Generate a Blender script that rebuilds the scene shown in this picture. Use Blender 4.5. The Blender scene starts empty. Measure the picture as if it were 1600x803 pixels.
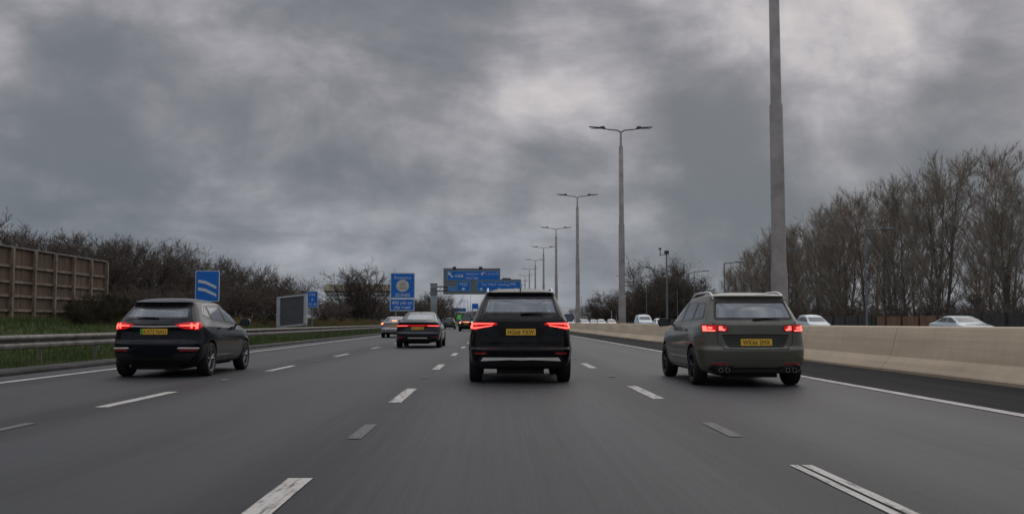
import bpy, bmesh, math, random
import numpy as np
from mathutils import Vector, Matrix, Euler
from mathutils.bvhtree import BVHTree

R = math.radians
scene = bpy.context.scene
C = scene.collection
rng = random.Random(7)

# ------------------------------------------------------------------ camera
CAM_H = 1.08
cd = bpy.data.cameras.new('camera')
cam = bpy.data.objects.new('camera', cd); C.objects.link(cam)
cd.sensor_width = 36.0; cd.lens = 33.75
cd.clip_start = 0.1; cd.clip_end = 6000
cam.location = (0, 0, CAM_H)
cam.rotation_euler = Euler((R(90 + 3.87), 0, R(-1.03)), 'XYZ')
scene.camera = cam
CAMROT = cam.rotation_euler.to_matrix()

def ray(px, py):
    """direction of a point of the 1600x803 photograph"""
    return (CAMROT @ Vector(((px - 800) / 1500, -(py - 401.5) / 1500, -1))).normalized()

def at(px, py, Y):
    d = ray(px, py); t = Y / d.y
    return Vector((d.x * t, Y, CAM_H + d.z * t))

# ------------------------------------------------------------------ sky
scene.view_settings.view_transform = 'Standard'
scene.view_settings.look = 'None'
scene.view_settings.exposure = 0.0
scene.view_settings.gamma = 1.0
SUN_EL, SUN_AZ = R(38), R(28)          # azimuth to the right of the driving direction
W = bpy.data.worlds.new('World'); scene.world = W; W.use_nodes = True
nt = W.node_tree; nt.nodes.clear()
def N(tree, t, **kw):
    n = tree.nodes.new(t)
    for k, v in kw.items():
        if k in ('operation', 'blend_type', 'data_type', 'noise_dimensions', 'interpolation_type', 'sky_type', 'sun_disc', 'sun_elevation', 'sun_rotation', 'vector_type', 'wave_type', 'bands_direction', 'clamp', 'feature', 'distance'):
            setattr(n, k, v)
        else:
            n.inputs[int(k[1:]) if k[0] == 'i' and k[1:].isdigit() else k].default_value = v
    return n
def math_(tree, op, a, b=None, clamp=False):
    n = tree.nodes.new('ShaderNodeMath'); n.operation = op; n.use_clamp = clamp
    for i, s in enumerate((a, b)):
        if s is None: continue
        if isinstance(s, (int, float)): n.inputs[i].default_value = s
        else: tree.links.new(s, n.inputs[i])
    return n.outputs[0]
def vmath(tree, op, a, b=None):
    n = tree.nodes.new('ShaderNodeVectorMath'); n.operation = op
    for i, s in enumerate((a, b)):
        if s is None: continue
        if isinstance(s, (tuple, Vector)): n.inputs[i].default_value = tuple(s)
        else: tree.links.new(s, n.inputs[i])
    return n
def noise(tree, vec, scale, detail=5, rough=.55, dist=0):
    n = tree.nodes.new('ShaderNodeTexNoise')
    n.inputs['Scale'].default_value = scale; n.inputs['Detail'].default_value = detail
    n.inputs['Roughness'].default_value = rough; n.inputs['Distortion'].default_value = dist
    if vec is not None: tree.links.new(vec, n.inputs['Vector'])
    return n
def maprange(tree, v, a, b, c=0., d=1., smooth=True):
    n = tree.nodes.new('ShaderNodeMapRange')
    if smooth: n.interpolation_type = 'SMOOTHSTEP'
    tree.links.new(v, n.inputs[0])
    for i, x in enumerate((a, b, c, d)): n.inputs[i + 1].default_value = x
    return n.outputs[0]

tc = nt.nodes.new('ShaderNodeTexCoord')
gen = tc.outputs['Generated']
sep = nt.nodes.new('ShaderNodeSeparateXYZ'); nt.links.new(gen, sep.inputs[0])
zz = math_(nt, 'MAXIMUM', sep.outputs[2], 0.0)
# cloud deck coordinates: the layer overhead, foreshortened towards the horizon
inv = math_(nt, 'DIVIDE', 1.0, math_(nt, 'ADD', zz, 0.16))
deck = vmath(nt, 'SCALE', gen); nt.links.new(inv, deck.inputs['Scale'])
comb = nt.nodes.new('ShaderNodeCombineXYZ')
sd = nt.nodes.new('ShaderNodeSeparateXYZ'); nt.links.new(deck.outputs[0], sd.inputs[0])
nt.links.new(sd.outputs[0], comb.inputs[0]); nt.links.new(sd.outputs[1], comb.inputs[1])
n_big = noise(nt, comb.outputs[0], 0.9, 3, .5, .3)
n_mid = noise(nt, comb.outputs[0], 2.3, 6, .56, .25)
gs = vmath(nt, 'MULTIPLY', gen, (1, 1, 1.7)).outputs[0]
n_soft = noise(nt, gs, 6.2, 8, .54, .25)
n_fine = noise(nt, gs, 9., 8, .60, .3)
n_bil = noise(nt, gs, 3.6, 7, .55, .6)
warp = noise(nt, gen, 3.4, 5, .6)
wv = vmath(nt, 'SUBTRACT', warp.outputs['Color'], (.5, .5, .5))
ws = vmath(nt, 'SCALE', wv.outputs[0]); ws.inputs['Scale'].default_value = .26
gdir = vmath(nt, 'ADD', gen, ws.outputs[0]).outputs[0]
gn = vmath(nt, 'NORMALIZE', gdir).outputs[0]
val = math_(nt, 'MULTIPLY_ADD', n_big.outputs[0], .24)
nt.nodes[-1].inputs[2].default_value = -.12
v2 = math_(nt, 'MULTIPLY_ADD', n_mid.outputs[0], .16); nt.nodes[-1].inputs[2].default_value = -.08
v3 = math_(nt, 'MULTIPLY_ADD', n_soft.outputs[0], .86); nt.nodes[-1].inputs[2].default_value = -.43
v4 = math_(nt, 'MULTIPLY_ADD', n_fine.outputs[0], .40); nt.nodes[-1].inputs[2].default_value = -.20
bil = math_(nt, 'ABSOLUTE', math_(nt, 'SUBTRACT', n_bil.outputs[0], .5))
v4 = math_(nt, 'ADD', v4, math_(nt, 'SUBTRACT', math_(nt, 'MULTIPLY', bil, 1.3), .12))
val = math_(nt, 'ADD', math_(nt, 'ADD', val, v2), math_(nt, 'ADD', v3, v4))
# large cloud masses (px, py, half width in degrees, amount)
LUMPS = [(170, 30, 5, .08), (345, 150, 5, .16), (720, 150, 5, .05), (1000, 60, 6, .04), (1110, 120, 5, .03), (1280, 10, 7, .17), (1510, 70, 8, .08),
         (1360, 160, 5, .07), (850, 100, 4, .05), (560, 250, 5, .05), (460, 215, 7, .06), (40, 310, 6, .12), (860, 310, 6, .07), (620, 240, 6, .05), (900, 260, 5, .06),
         (200, 180, 5, -.13), (110, 265, 6, -.09), (480, 60, 7, -.10), (620, 40, 6, -.10), (700, 70, 4, -.05), (1130, 240, 6, -.09), (60, 130, 4, -.04), (420, 180, 4, -.03),
         (300, 340, 7, -.05), (640, 300, 4, -.02), (740, 330, 7, -.02), (1480, 200, 6, -.05), (770, 60, 4, -.06), (970, 200, 5, -.05)]
for px, py, deg, amt in LUMPS:
    dt = vmath(nt, 'DOT_PRODUCT', gn, ray(px, py)).outputs['Value']
    val = math_(nt, 'ADD', val, maprange(nt, dt, math.cos(R(deg * 1.5)), math.cos(R(deg * .15)), 0, amt * 1.45))
# dull slate band low down, paler strip right at the horizon
band = maprange(nt, zz, .03, .13, 0, 1)
band2 = maprange(nt, zz, .16, .34, 0, 1)
val = math_(nt, 'SUBTRACT', val, math_(nt, 'MULTIPLY', math_(nt, 'SUBTRACT', band, band2), .15))
pale = maprange(nt, zz, .0, .06, .10, 0)
val = math_(nt, 'ADD', val, pale)
val = math_(nt, 'ADD', val, .49)
ramp = nt.nodes.new('ShaderNodeValToRGB'); nt.links.new(val, ramp.inputs[0])
cr = ramp.color_ramp; cr.interpolation = 'B_SPLINE'
cr.elements[0].position = .18; cr.elements[0].color = (.132, .143, .163, 1)
cr.elements[1].position = .92; cr.elements[1].color = (.56, .52, .50, 1)
e = cr.elements.new(.36); e.color = (.186, .188, .210, 1)
e = cr.elements.new(.52); e.color = (.268, .262, .286, 1)
e = cr.elements.new(.68); e.color = (.375, .362, .388, 1)
# slightly greener-blue towards the horizon
tint = nt.nodes.new('ShaderNodeMix'); tint.data_type = 'RGBA'; tint.blend_type = 'MULTIPLY'
nt.links.new(maprange(nt, zz, .02, .24, 1, 0), tint.inputs[0])
nt.links.new(ramp.outputs[0], tint.inputs[6]); tint.inputs[7].default_value = (.85, .94, .97, 1)
# overcast zenith is brighter than the part of the sky in view
zen = maprange(nt, zz, .36, .85, 1.0, 2.5)
ahead = maprange(nt, sep.outputs[1], -.75, .35, 1.05, 1.0)
zen = math_(nt, 'MULTIPLY', zen, ahead)
cl = vmath(nt, 'SCALE', tint.outputs[2]); nt.links.new(zen, cl.inputs['Scale'])
sky = nt.nodes.new('ShaderNodeTexSky'); sky.sky_type = 'NISHITA'; sky.sun_disc = False
sky.sun_elevation = SUN_EL; sky.sun_rotation = SUN_AZ; sky.air_density = 1.5; sky.dust_density = 3
bg1 = nt.nodes.new('ShaderNodeBackground'); nt.links.new(sky.outputs[0], bg1.inputs[0]); bg1.inputs[1].default_value = .05
bg2 = nt.nodes.new('ShaderNodeBackground'); nt.links.new(cl.outputs[0], bg2.inputs[0]); bg2.inputs[1].default_value = 1.27
mx = nt.nodes.new('ShaderNodeMixShader'); mx.inputs[0].default_value = .96
nt.links.new(bg1.outputs[0], mx.inputs[1]); nt.links.new(bg2.outputs[0], mx.inputs[2])
wo = nt.nodes.new('ShaderNodeOutputWorld'); nt.links.new(mx.outputs[0], wo.inputs[0])

sl = bpy.data.lights.new('sun', 'SUN'); sl.energy = .5; sl.angle = R(60); sl.color = (1, .95, .88)
so = bpy.data.objects.new('sun', sl); C.objects.link(so)
sdv = Vector((math.sin(SUN_AZ) * math.cos(SUN_EL), math.cos(SUN_AZ) * math.cos(SUN_EL), math.sin(SUN_EL)))
so.rotation_euler = (sdv).to_track_quat('Z', 'Y').to_euler()
so.location = (0, 0, 60)

# ------------------------------------------------------------------ materials
MATS = {}
def mat(name, col, rough=.6, metal=0., coat=0., emit=None, estr=0., var=0., vscale=3., vstretch=(1, 1, 1), spec=.5, col2=None, bump=0., bscale=40., detail=6, lo=.35, hi=.65):
    if name in MATS: return MATS[name]
    m = bpy.data.materials.new(name); m.use_nodes = True
    t = m.node_tree; b = t.nodes['Principled BSDF']
    b.inputs['Base Color'].default_value = (*col, 1)
    b.inputs['Roughness'].default_value = rough; b.inputs['Metallic'].default_value = metal
    b.inputs['Specular IOR Level'].default_value = spec
    b.inputs['Coat Weight'].default_value = coat; b.inputs['Coat Roughness'].default_value = .06
    if emit: b.inputs['Emission Color'].default_value = (*emit, 1); b.inputs['Emission Strength'].default_value = estr
    if var or col2 or bump:
        tcn = t.nodes.new('ShaderNodeTexCoord'); mp = t.nodes.new('ShaderNodeMapping')
        mp.inputs['Scale'].default_value = vstretch
        t.links.new(tcn.outputs['Object'], mp.inputs[0])
    if var or col2:
        n = noise(t, mp.outputs[0], vscale, detail, .6)
        r = t.nodes.new('ShaderNodeValToRGB'); t.links.new(n.outputs[0], r.inputs[0])
        r.color_ramp.elements[0].position = lo; r.color_ramp.elements[1].position = hi
        c2 = col2 if col2 else tuple(c * (1 + var) for c in col)
        c1 = col if col2 else tuple(c * (1 - var) for c in col)
        r.color_ramp.elements[0].color = (*c1, 1); r.color_ramp.elements[1].color = (*c2, 1)
        t.links.new(r.outputs[0], b.inputs['Base Color'])
    if bump:
        n = noise(t, mp.outputs[0], bscale, 4, .6)
        bp = t.nodes.new('ShaderNodeBump'); bp.inputs['Strength'].default_value = bump; bp.inputs['Distance'].default_value = .02
        t.links.new(n.outputs[0], bp.inputs['Height']); t.links.new(bp.outputs[0], b.inputs['Normal'])
    MATS[name] = m
    return m

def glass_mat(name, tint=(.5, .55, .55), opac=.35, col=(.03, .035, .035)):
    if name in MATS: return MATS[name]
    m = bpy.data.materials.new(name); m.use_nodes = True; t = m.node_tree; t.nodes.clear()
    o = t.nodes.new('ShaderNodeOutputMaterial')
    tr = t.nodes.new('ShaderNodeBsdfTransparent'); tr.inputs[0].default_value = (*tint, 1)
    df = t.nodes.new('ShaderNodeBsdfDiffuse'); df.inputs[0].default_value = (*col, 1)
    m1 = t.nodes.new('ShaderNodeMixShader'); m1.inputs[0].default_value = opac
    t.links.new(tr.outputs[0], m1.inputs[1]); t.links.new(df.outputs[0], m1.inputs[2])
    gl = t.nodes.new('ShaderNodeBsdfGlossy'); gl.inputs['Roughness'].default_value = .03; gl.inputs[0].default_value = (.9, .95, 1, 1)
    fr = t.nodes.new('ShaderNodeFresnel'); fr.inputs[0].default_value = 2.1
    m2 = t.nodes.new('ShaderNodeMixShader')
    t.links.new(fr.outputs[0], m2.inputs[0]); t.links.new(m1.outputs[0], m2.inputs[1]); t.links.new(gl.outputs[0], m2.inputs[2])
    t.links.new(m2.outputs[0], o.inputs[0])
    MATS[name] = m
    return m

M_BLACKPLASTIC = mat('black_plastic', (.012, .012, .013), .55, var=.2, vscale=8)
M_TYRE = mat('tyre_rubber', (.016, .016, .017), .8, var=.25, vscale=14)
M_RIM = mat('alloy', (.20, .20, .21), .35, .8, var=.2, vscale=9)
M_DARKRIM = mat('dark_alloy', (.03, .03, .032), .35, .6, var=.2, vscale=9)
M_CHROME = mat('chrome', (.72, .72, .74), .12, 1., var=.05)
M_SILVER = mat('silver_trim', (.86, .83, .78), .4, .0, var=.1)
M_INT = mat('interior', (.02, .021, .022), .8, var=.2, vscale=12)
M_HEADLINER = mat('headliner', (.42, .42, .40), .9, var=.05)
M_PLATE = mat('plate_yellow', (.86, .52, .06), .4, var=.08, vscale=20)
M_INK = mat('plate_ink', (.02, .018, .01), .5, var=.1)
M_GREEN = mat('plate_green', (.05, .35, .05), .4, var=.1)
M_FRIT = mat('glass_border', (.008, .008, .009), .12, var=.1)
M_GAP = mat('panel_gap', (.003, .003, .003), .9, var=.1)
M_REDGLASS = mat('red_lens', (.16, .004, .004), .15, coat=1, var=.1, vscale=30)
M_REDLIT = mat('red_lit', (.3, .005, .008), .3, emit=(1, .010, .016), estr=.30, var=.1, vscale=30)
M_REDHOT = mat('red_hot', (.8, .05, .03), .3, emit=(1, .09, .07), estr=3.2, var=.1, vscale=30)
M_AMBER = mat('amber_hot', (.8, .2, .05), .3, emit=(1, .28, .12), estr=3.5, var=.1, vscale=30)
M_REFL = mat('reflector_red', (.30, .006, .01), .25, coat=1, var=.1, vscale=30)
M_CLEAR = mat('clear_lens', (.45, .45, .47), .15, coat=1, var=.1)
G_REAR = glass_mat('rear_glass', (.85, .97, .97), .42, (.27, .32, .33))  # pale diffuse share paints in the sky reflected by the pane
G_SIDE = glass_mat('side_glass', (.8, .9, .9), .36, (.28, .31, .32))  # light grey diffuse share stands in for reflected sky
G_FRONT = glass_mat('front_glass', (.85, .92, .92), .05)

# ------------------------------------------------------------------ mesh helpers
def link(o, parent=None):
    C.objects.link(o)
    if parent is not None: o.parent = parent
    return o
def mk(name, verts, faces, mats, parent=None, smooth=False, sharp=None):
    me = bpy.data.meshes.new(name); me.from_pydata([tuple(v) for v in verts], [], faces)
    for m in (mats if isinstance(mats, (list, tuple)) else [mats]): me.materials.append(m)
    if smooth:
        me.polygons.foreach_set('use_smooth', [True] * len(me.polygons))
        if sharp: me.set_sharp_from_angle(angle=R(sharp))
    me.update()
    return link(bpy.data.objects.new(name, me), parent)
def tag(o, label=None, cat=None, group=None, kind=None):
    if label: o['label'] = label
    if cat: o['category'] = cat
    if group: o['group'] = group
    if kind: o['kind'] = kind
    return o
def thing(name, label, cat, loc=(0, 0, 0), rz=0., group=None):
    o = bpy.data.objects.new(name, None); C.objects.link(o)
    o.empty_display_size = .2
    o.location = loc; o.rotation_euler = (0, 0, rz)
    return tag(o, label, cat, group)
def copy_tree(o, parent=None):
    c = o.copy(); C.objects.link(c); c.parent = parent
    for ch in list(o.children): copy_tree(ch, c)
    return c

class MB:
    def __init__(s): s.v = []; s.f = []; s.mi = []
    def add(s, vs, fs, mi=0):
        k = len(s.v); s.v += [tuple(v) for v in vs]; s.f += [tuple(i + k for i in f) for f in fs]; s.mi += [mi] * len(fs)
        return s
    def box(s, a, b, mi=0):
        x0, y0, z0 = a; x1, y1, z1 = b
        return s.add([(x0, y0, z0), (x1, y0, z0), (x1, y1, z0), (x0, y1, z0), (x0, y0, z1), (x1, y0, z1), (x1, y1, z1), (x0, y1, z1)],
              [(0, 3, 2, 1), (4, 5, 6, 7), (0, 1, 5, 4), (1, 2, 6, 5), (2, 3, 7, 6), (3, 0, 4, 7)], mi)
    def tube(s, pts, rad, n=10, mi=0, cap=True):
        pts = [Vector(p) for p in pts]
        rad = rad if isinstance(rad, (list, tuple)) else [rad] * len(pts)
        vs = []; fs = []
        for i, p in enumerate(pts):
            d = (pts[min(i + 1, len(pts) - 1)] - pts[max(i - 1, 0)]).normalized()
            u = d.cross(Vector((0, 0, 1)) if abs(d.z) < .9 else Vector((0, 1, 0))).normalized(); w = d.cross(u)
            for k in range(n):
                a = 2 * math.pi * k / n
                vs.append(p + (u * math.cos(a) + w * math.sin(a)) * rad[i])
        for i in range(len(pts) - 1):
            for k in range(n):
                a = i * n + k; b = i * n + (k + 1) % n
                fs.append((a, b, b + n, a + n))
        if cap:
            fs.append(tuple(range(n - 1, -1, -1))); fs.append(tuple((len(pts) - 1) * n + k for k in range(n)))
        return s.add(vs, fs, mi)
    def lathe(s, prof, n=32, axis='x', c=(0, 0, 0), mi=0):
        """prof: list of (radius, along)"""
        vs = []; fs = []
        for r, h in prof:
            for k in range(n):
                a = 2 * math.pi * k / n; p = (h, r * math.cos(a), r * math.sin(a)) if axis == 'x' else (r * math.cos(a), r * math.sin(a), h)
                vs.append((p[0] + c[0], p[1] + c[1], p[2] + c[2]))
        for i in range(len(prof) - 1):
            for k in range(n):
                a = i * n + k; b = i * n + (k + 1) % n
                fs.append((a, b, b + n, a + n))
        return s.add(vs, fs, mi)
    def extrude_poly(s, poly, y0, y1, mi=0, plane='xz'):
        n = len(poly)
        def P(a, b, y): return (a, y, b) if plane == 'xz' else ((y, a, b) if plane == 'yz' else (a, b, y))
        vs = [P(a, b, y0) for a, b in poly] + [P(a, b, y1) for a, b in poly]
        fs = [tuple(range(n)), tuple(range(2 * n - 1, n - 1, -1))] + [(i, i + n, (i + 1) % n + n, (i + 1) % n) for i in range(n)]
        return s.add(vs, fs, mi)
    def build(s, name, mats, parent=None, smooth=False, sharp=35):
        o = mk(name, s.v, s.f, mats, parent, smooth, sharp)
        if isinstance(mats, (list, tuple)) and len(mats) > 1: o.data.polygons.foreach_set('material_index', s.mi)
        return o

def fixnormals(o):
    bm = bmesh.new(); bm.from_mesh(o.data); bmesh.ops.recalc_face_normals(bm, faces=bm.faces); bm.to_mesh(o.data); bm.free(); return o
def bevelled(o, w=.02, seg=2):
    bm = bmesh.new(); bm.from_mesh(o.data)
    bmesh.ops.recalc_face_normals(bm, faces=bm.faces)
    bmesh.ops.bevel(bm, geom=list(bm.edges), offset=w, segments=seg, affect='EDGES', profile=.6)
    bm.to_mesh(o.data); bm.free()
    o.data.polygons.foreach_set('use_smooth', [True] * len(o.data.polygons)); o.data.set_sharp_from_angle(angle=R(50))
    return o

def text(name, s, m, parent, loc, height, width=None, align='CENTER', thick=.003, bold=0., rotz=0., maxw=None):
    cu = bpy.data.curves.new('t', 'FONT'); cu.body = s; cu.align_x = align; cu.size = 1; cu.extrude = 0; cu.offset = bold
    cu.resolution_u = 3
    o = bpy.data.objects.new('t', cu); C.objects.link(o)
    dg = bpy.context.evaluated_depsgraph_get(); dg.update()
    me = bpy.data.meshes.new_from_object(o.evaluated_get(dg)); bpy.data.objects.remove(o); bpy.data.curves.remove(cu)
    n = len(me.vertices); co = np.empty(n * 3); me.vertices.foreach_get('co', co); co = co.reshape(-1, 3)
    capn = .70
    sy = height / capn; sx = sy
    wd = co[:, 0].max() - co[:, 0].min()
    if width: sx = width / wd
    if maxw and wd * sx > maxw: sx = maxw / wd
    out = np.empty_like(co); out[:, 0] = co[:, 0] * sx; out[:, 1] = -thick; out[:, 2] = co[:, 1] * sy
    me.vertices.foreach_set('co', out.ravel()); me.materials.clear(); me.materials.append(m); me.update()
    t = bpy.data.objects.new(name, me); C.objects.link(t); t.parent = parent; t.location = loc; t.rotation_euler = (0, 0, rotz)
    return t

def roundpoly(pts, r=.03, n=4):
    out = []; L = len(pts)
    for i in range(L):
        p = Vector(pts[i]); a = Vector(pts[i - 1]); b = Vector(pts[(i + 1) % L])
        da = a - p; db = b - p; k = min(r, da.length * .45, db.length * .45)
        if k < 1e-4: out.append(tuple(p)); continue
        s = p + da.normalized() * k; e = p + db.normalized() * k
        for j in range(n + 1):
            t = j / n; q = s * (1 - t) ** 2 + p * 2 * t * (1 - t) + e * t * t
            out.append((q.x, q.y))
    return out
def area2(p): return sum(p[i - 1][0] * p[i][1] - p[i][0] * p[i - 1][1] for i in range(len(p))) / 2
def inset(pts, d):
    if area2(pts) < 0: d = -d
    out = []; L = len(pts)
    for i in range(L):
        p = Vector(pts[i]); a = (p - Vector(pts[i - 1])); b = (Vector(pts[(i + 1) % L]) - p)
        if a.length < 1e-6: a = b
        if b.length < 1e-6: b = a
        a.normalize(); b.normalize()
        na = Vector((-a.y, a.x)); nb = Vector((-b.y, b.x)); m = na + nb
        if m.length < 1e-5: m = na
        m.normalize(); k = d / max(.5, m.dot(na)); q = p + m * k
        out.append((q.x, q.y))
    return out
def line_poly(pts, w):
    """2D polyline -> ribbon polygon"""
    L = []; Rr = []
    for i, p in enumerate(pts):
        p = Vector(p); d = (Vector(pts[min(i + 1, len(pts) - 1)]) - Vector(pts[max(i - 1, 0)])).normalized(); n = Vector((-d.y, d.x)) * w / 2
        L.append(tuple(p + n)); Rr.append(tuple(p - n))
    return L + Rr[::-1]

# ------------------------------------------------------------------ car body
def loft_body(sl, taper_r=.06, taper_f=.10, creases=None, ins=0., bulge=0.):
    L = max(s[2] for s in sl)
    loops = []; 
    for si, (yr, zr, yf, zf, hw, cr_, cf) in enumerate(sl):
        yr += ins; yf -= ins; hw = hw - ins
        def wf(y):
            a = max(0, (1.3 - y) / 1.3); b = max(0, (y - (L - 1.4)) / 1.4)
            return 1 - taper_r * a * a - taper_f * b * b
        half = [(0, yr), (.40 * hw, yr + .07 * cr_), (.74 * hw, yr + .30 * cr_), (.925 * hw, yr + .72 * cr_)]
        y0 = yr + cr_ + .13; y1 = yf - cf - .13
        for k in range(9): half.append((hw, y0 + (y1 - y0) * k / 8))
        half += [(.93 * hw, yf - .72 * cf), (.74 * hw, yf - .30 * cf), (.40 * hw, yf - .07 * cf), (0, yf)]
        pts = []
        for i, (x, y) in enumerate(half):
            t = (y - yr) / max(yf - yr, .01)
            z = zr + (zf - zr) * t + bulge * 4 * t * (1 - t) * (1 if si >= len(sl) - 4 else 0)
            pts.append((x * wf(y), y, z))
        full = pts + [(-x, y, z) for x, y, z in pts[-2:0:-1]]
        loops.append(full)
    n = len(loops[0]); nh = 17
    vs = [p for l in loops for p in l]; fs = []
    for j in range(len(loops) - 1):
        for i in range(n):
            a = j * n + i; b = j * n + (i + 1) % n
            fs.append((a, b, b + n, a + n))
    def capf(j, flip):
        o = j * n
        for i in range(nh - 1):
            a, b = i, i + 1; c, d = (n - b) % n, (n - a) % n
            if i == 0: f = (o + 0, o + 1, o + n - 1)
            elif i == nh - 2: f = (o + a, o + b, o + n - a)
            else: f = (o + a, o + b, o + c, o + d)
            fs.append(f if not flip else f[::-1])
    capf(0, True); capf(len(loops) - 1, False)
    me = bpy.data.meshes.new('body'); me.from_pydata(vs, [], fs)
    bm = bmesh.new(); bm.from_mesh(me)
    cl_ = bm.edges.layers.float.new('crease_edge')
    bm.verts.ensure_lookup_table()
    if creases:
        for e_ in bm.edges:
            a, b = e_.verts[0].index, e_.verts[1].index
            if a // n == b // n and (a // n) in creases: e_[cl_] = creases[a // n]
    bmesh.ops.recalc_face_normals(bm, faces=bm.faces)
    bm.to_mesh(me); bm.free()
    return me

def evaluated(o):
    dg = bpy.context.evaluated_depsgraph_get(); dg.update()
    return bpy.data.meshes.new_from_object(o.evaluated_get(dg))

class Shell:
    def __init__(s, me):
        bm = bmesh.new(); bm.from_mesh(me); s.bvh = BVHTree.FromBMesh(bm); bm.free()
    def hit(s, a, b, axis):
        if axis == 'rear': o, d = Vector((a, -3, b)), Vector((0, 1, 0))
        elif axis == 'front': o, d = Vector((a, 9, b)), Vector((0, -1, 0))
        elif axis == 'right': o, d = Vector((3, a, b)), Vector((-1, 0, 0))
        elif axis == 'left': o, d = Vector((-3, a, b)), Vector((1, 0, 0))
        else: o, d = Vector((a, b, 4)), Vector((0, 0, -1))
        l, n, i, dist = s.bvh.ray_cast(o, d)
        if l is None:
            q = {'rear': (a, .1, b), 'front': (a, 4.2, b), 'right': (.9, a, b), 'left': (-.9, a, b), 'top': (a, b, 1.5)}[axis]
            l, n, i, dist = s.bvh.find_nearest(Vector(q))
        return l, n
    def patch(s, name, poly, axis, off, m, parent, cell=.06, skirt=.02, smooth=True):
        bm = bmesh.new()
        if area2(poly) < 0: poly = poly[::-1]
        vs = [bm.verts.new((a, b, 0)) for a, b in poly]
        bm.faces.new(vs)
        xs = [p[0] for p in poly]; ys = [p[1] for p in poly]
        for k in range(1, int((max(xs) - min(xs)) / cell) + 1):
            bmesh.ops.bisect_plane(bm, geom=bm.verts[:] + bm.edges[:] + bm.faces[:], plane_co=(min(xs) + k * cell, 0, 0), plane_no=(1, 0, 0))
        for k in range(1, int((max(ys) - min(ys)) / cell) + 1):
            bmesh.ops.bisect_plane(bm, geom=bm.verts[:] + bm.edges[:] + bm.faces[:], plane_co=(0, min(ys) + k * cell, 0), plane_no=(0, 1, 0))
        bmesh.ops.triangulate(bm, faces=[f for f in bm.faces if len(f.verts) > 4])
        nm = {}
        for v in bm.verts:
            l, n = s.hit(v.co.x, v.co.y, axis); v.co = l + n * off; nm[v] = n
        if skirt:
            be = [e_ for e_ in bm.edges if len(e_.link_faces) == 1]
            bv = {}
            for e_ in be:
                for v in e_.verts:
                    if v not in bv: bv[v] = bm.verts.new(v.co - nm[v] * skirt)
            for e_ in be: 
                a, b = e_.verts; bm.faces.new((a, b, bv[b], bv[a]))
        bmesh.ops.recalc_face_normals(bm, faces=bm.faces)
        # outward
        f0 = max(bm.faces, key=lambda f: f.calc_area()); l, n, i_, d_ = s.bvh.find_nearest(f0.calc_center_median())
        if f0.normal.dot(n) < 0: bmesh.ops.reverse_faces(bm, faces=bm.faces)
        me = bpy.data.meshes.new(name); bm.to_mesh(me); bm.free(); me.materials.append(m)
        me.polygons.foreach_set('use_smooth', [True] * len(me.polygons)); me.set_sharp_from_angle(angle=R(40))
        return link(bpy.data.objects.new(name, me), parent)
    def ring(s, name, raw, w, axis, off, m, parent, step=.06):
        poly = roundpoly(raw, .05, 3); pin = roundpoly(inset(raw, w), .03, 3); vs = []; fs = []
        P = []; Q = []; L = len(poly)
        for i in range(L):
            a, b = Vector(poly[i]), Vector(poly[(i + 1) % L]); c, d = Vector(pin[i]), Vector(pin[(i + 1) % L])
            k = max(1, int((b - a).length / step))
            for j in range(k):
                P.append(a.lerp(b, j / k)); Q.append(c.lerp(d, j / k))
        n = len(P)
        for X in (P, Q):
            for p in X:
                l, nn = s.hit(p.x, p.y, axis); vs.append(l + nn * off)
        for p in P:
            l, nn = s.hit(p.x, p.y, axis); vs.append(l - nn * .012)
        for i in range(n):
            j = (i + 1) % n
            fs.append((i, j, n + j, n + i)); fs.append((j, i, 2 * n + i, 2 * n + j))
        return fixnormals(mk(name, vs, fs, m, parent, True, 40))

def cutter(poly, axis, a, b):
    mb = MB()
    mb.extrude_poly(poly, a, b, plane='xz' if axis == 'y' else 'yz')
    o = mb.build('cut', M_INT); fixnormals(o); return o

def wheel(parent, x, y, r, w, side, rim_m, spokes=5, hub_r=None):
    """x: outer face of the tyre; side +1 right"""
    root = MB()
    hr = hub_r or r * .68
    s = side
    prof = [(hr, x - s * w), (r * .93, x - s * w), (r * .985, x - s * w * .93), (r, x - s * w * .8), (r, x - s * w * .2), (r * .985, x - s * w * .07), (r * .93, x), (r * .8, x + s * .006), (hr, x - s * .008)]
    root.lathe([(p, q) for p, q in prof], 40, 'x', (0, y, r))
    ty = fixnormals(root.build('tyre', M_TYRE, None, True, 50))
    rb = MB()
    rb.lathe([(hr * 1.01, x - s * w), (hr * 1.01, x - s * .006), (hr * .93, x - s * .012), (hr * .90, x - s * .05), (hr * .88, x - s * .16)], 40, 'x', (0, y, r))
    rb.lathe([(.001, x - s * .015), (hr * .22, x - s * .02), (hr * .24, x - s * .06)], 20, 'x', (0, y, r))
    rb.lathe([(.001, x - s * .12), (hr * .7, x - s * .12)], 24, 'x', (0, y, r))
    for k in range(spokes):
        for da in (-.14, .14):
            a = 2 * math.pi * k / spokes + .3 + da * .4; a2 = 2 * math.pi * k / spokes + .3 + da * 1.3
            p0 = Vector((x - s * .035, y + math.cos(a) * hr * .15, r + math.sin(a) * hr * .15))
            p1 = Vector((x - s * .028, y + math.cos(a2) * hr * .93, r + math.sin(a2) * hr * .93))
            rb.tube([p0, p1], [.022, .018], 6)
    wobj = fixnormals(rb.build('wheel', rim_m, parent, True, 40))
    ty.parent = wobj
    return wobj

def seat(parent, x, y, z0, m, rear=False):
    mb = MB()
    w = .25
    mb.box((x - w, y - .07, z0), (x + w, y + .07, z0 + .56))
    mb.box((x - w, y, z0), (x + w, y + .5, z0 + .14))
    mb.box((x - .13, y - .05, z0 + .60), (x + .13, y + .05, z0 + .80))
    mb.box((x - .05, y - .012, z0 + .5), (x + .05, y + .012, z0 + .64))
    return bevelled(mb.build('seat', m, parent), .02, 2)

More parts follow.
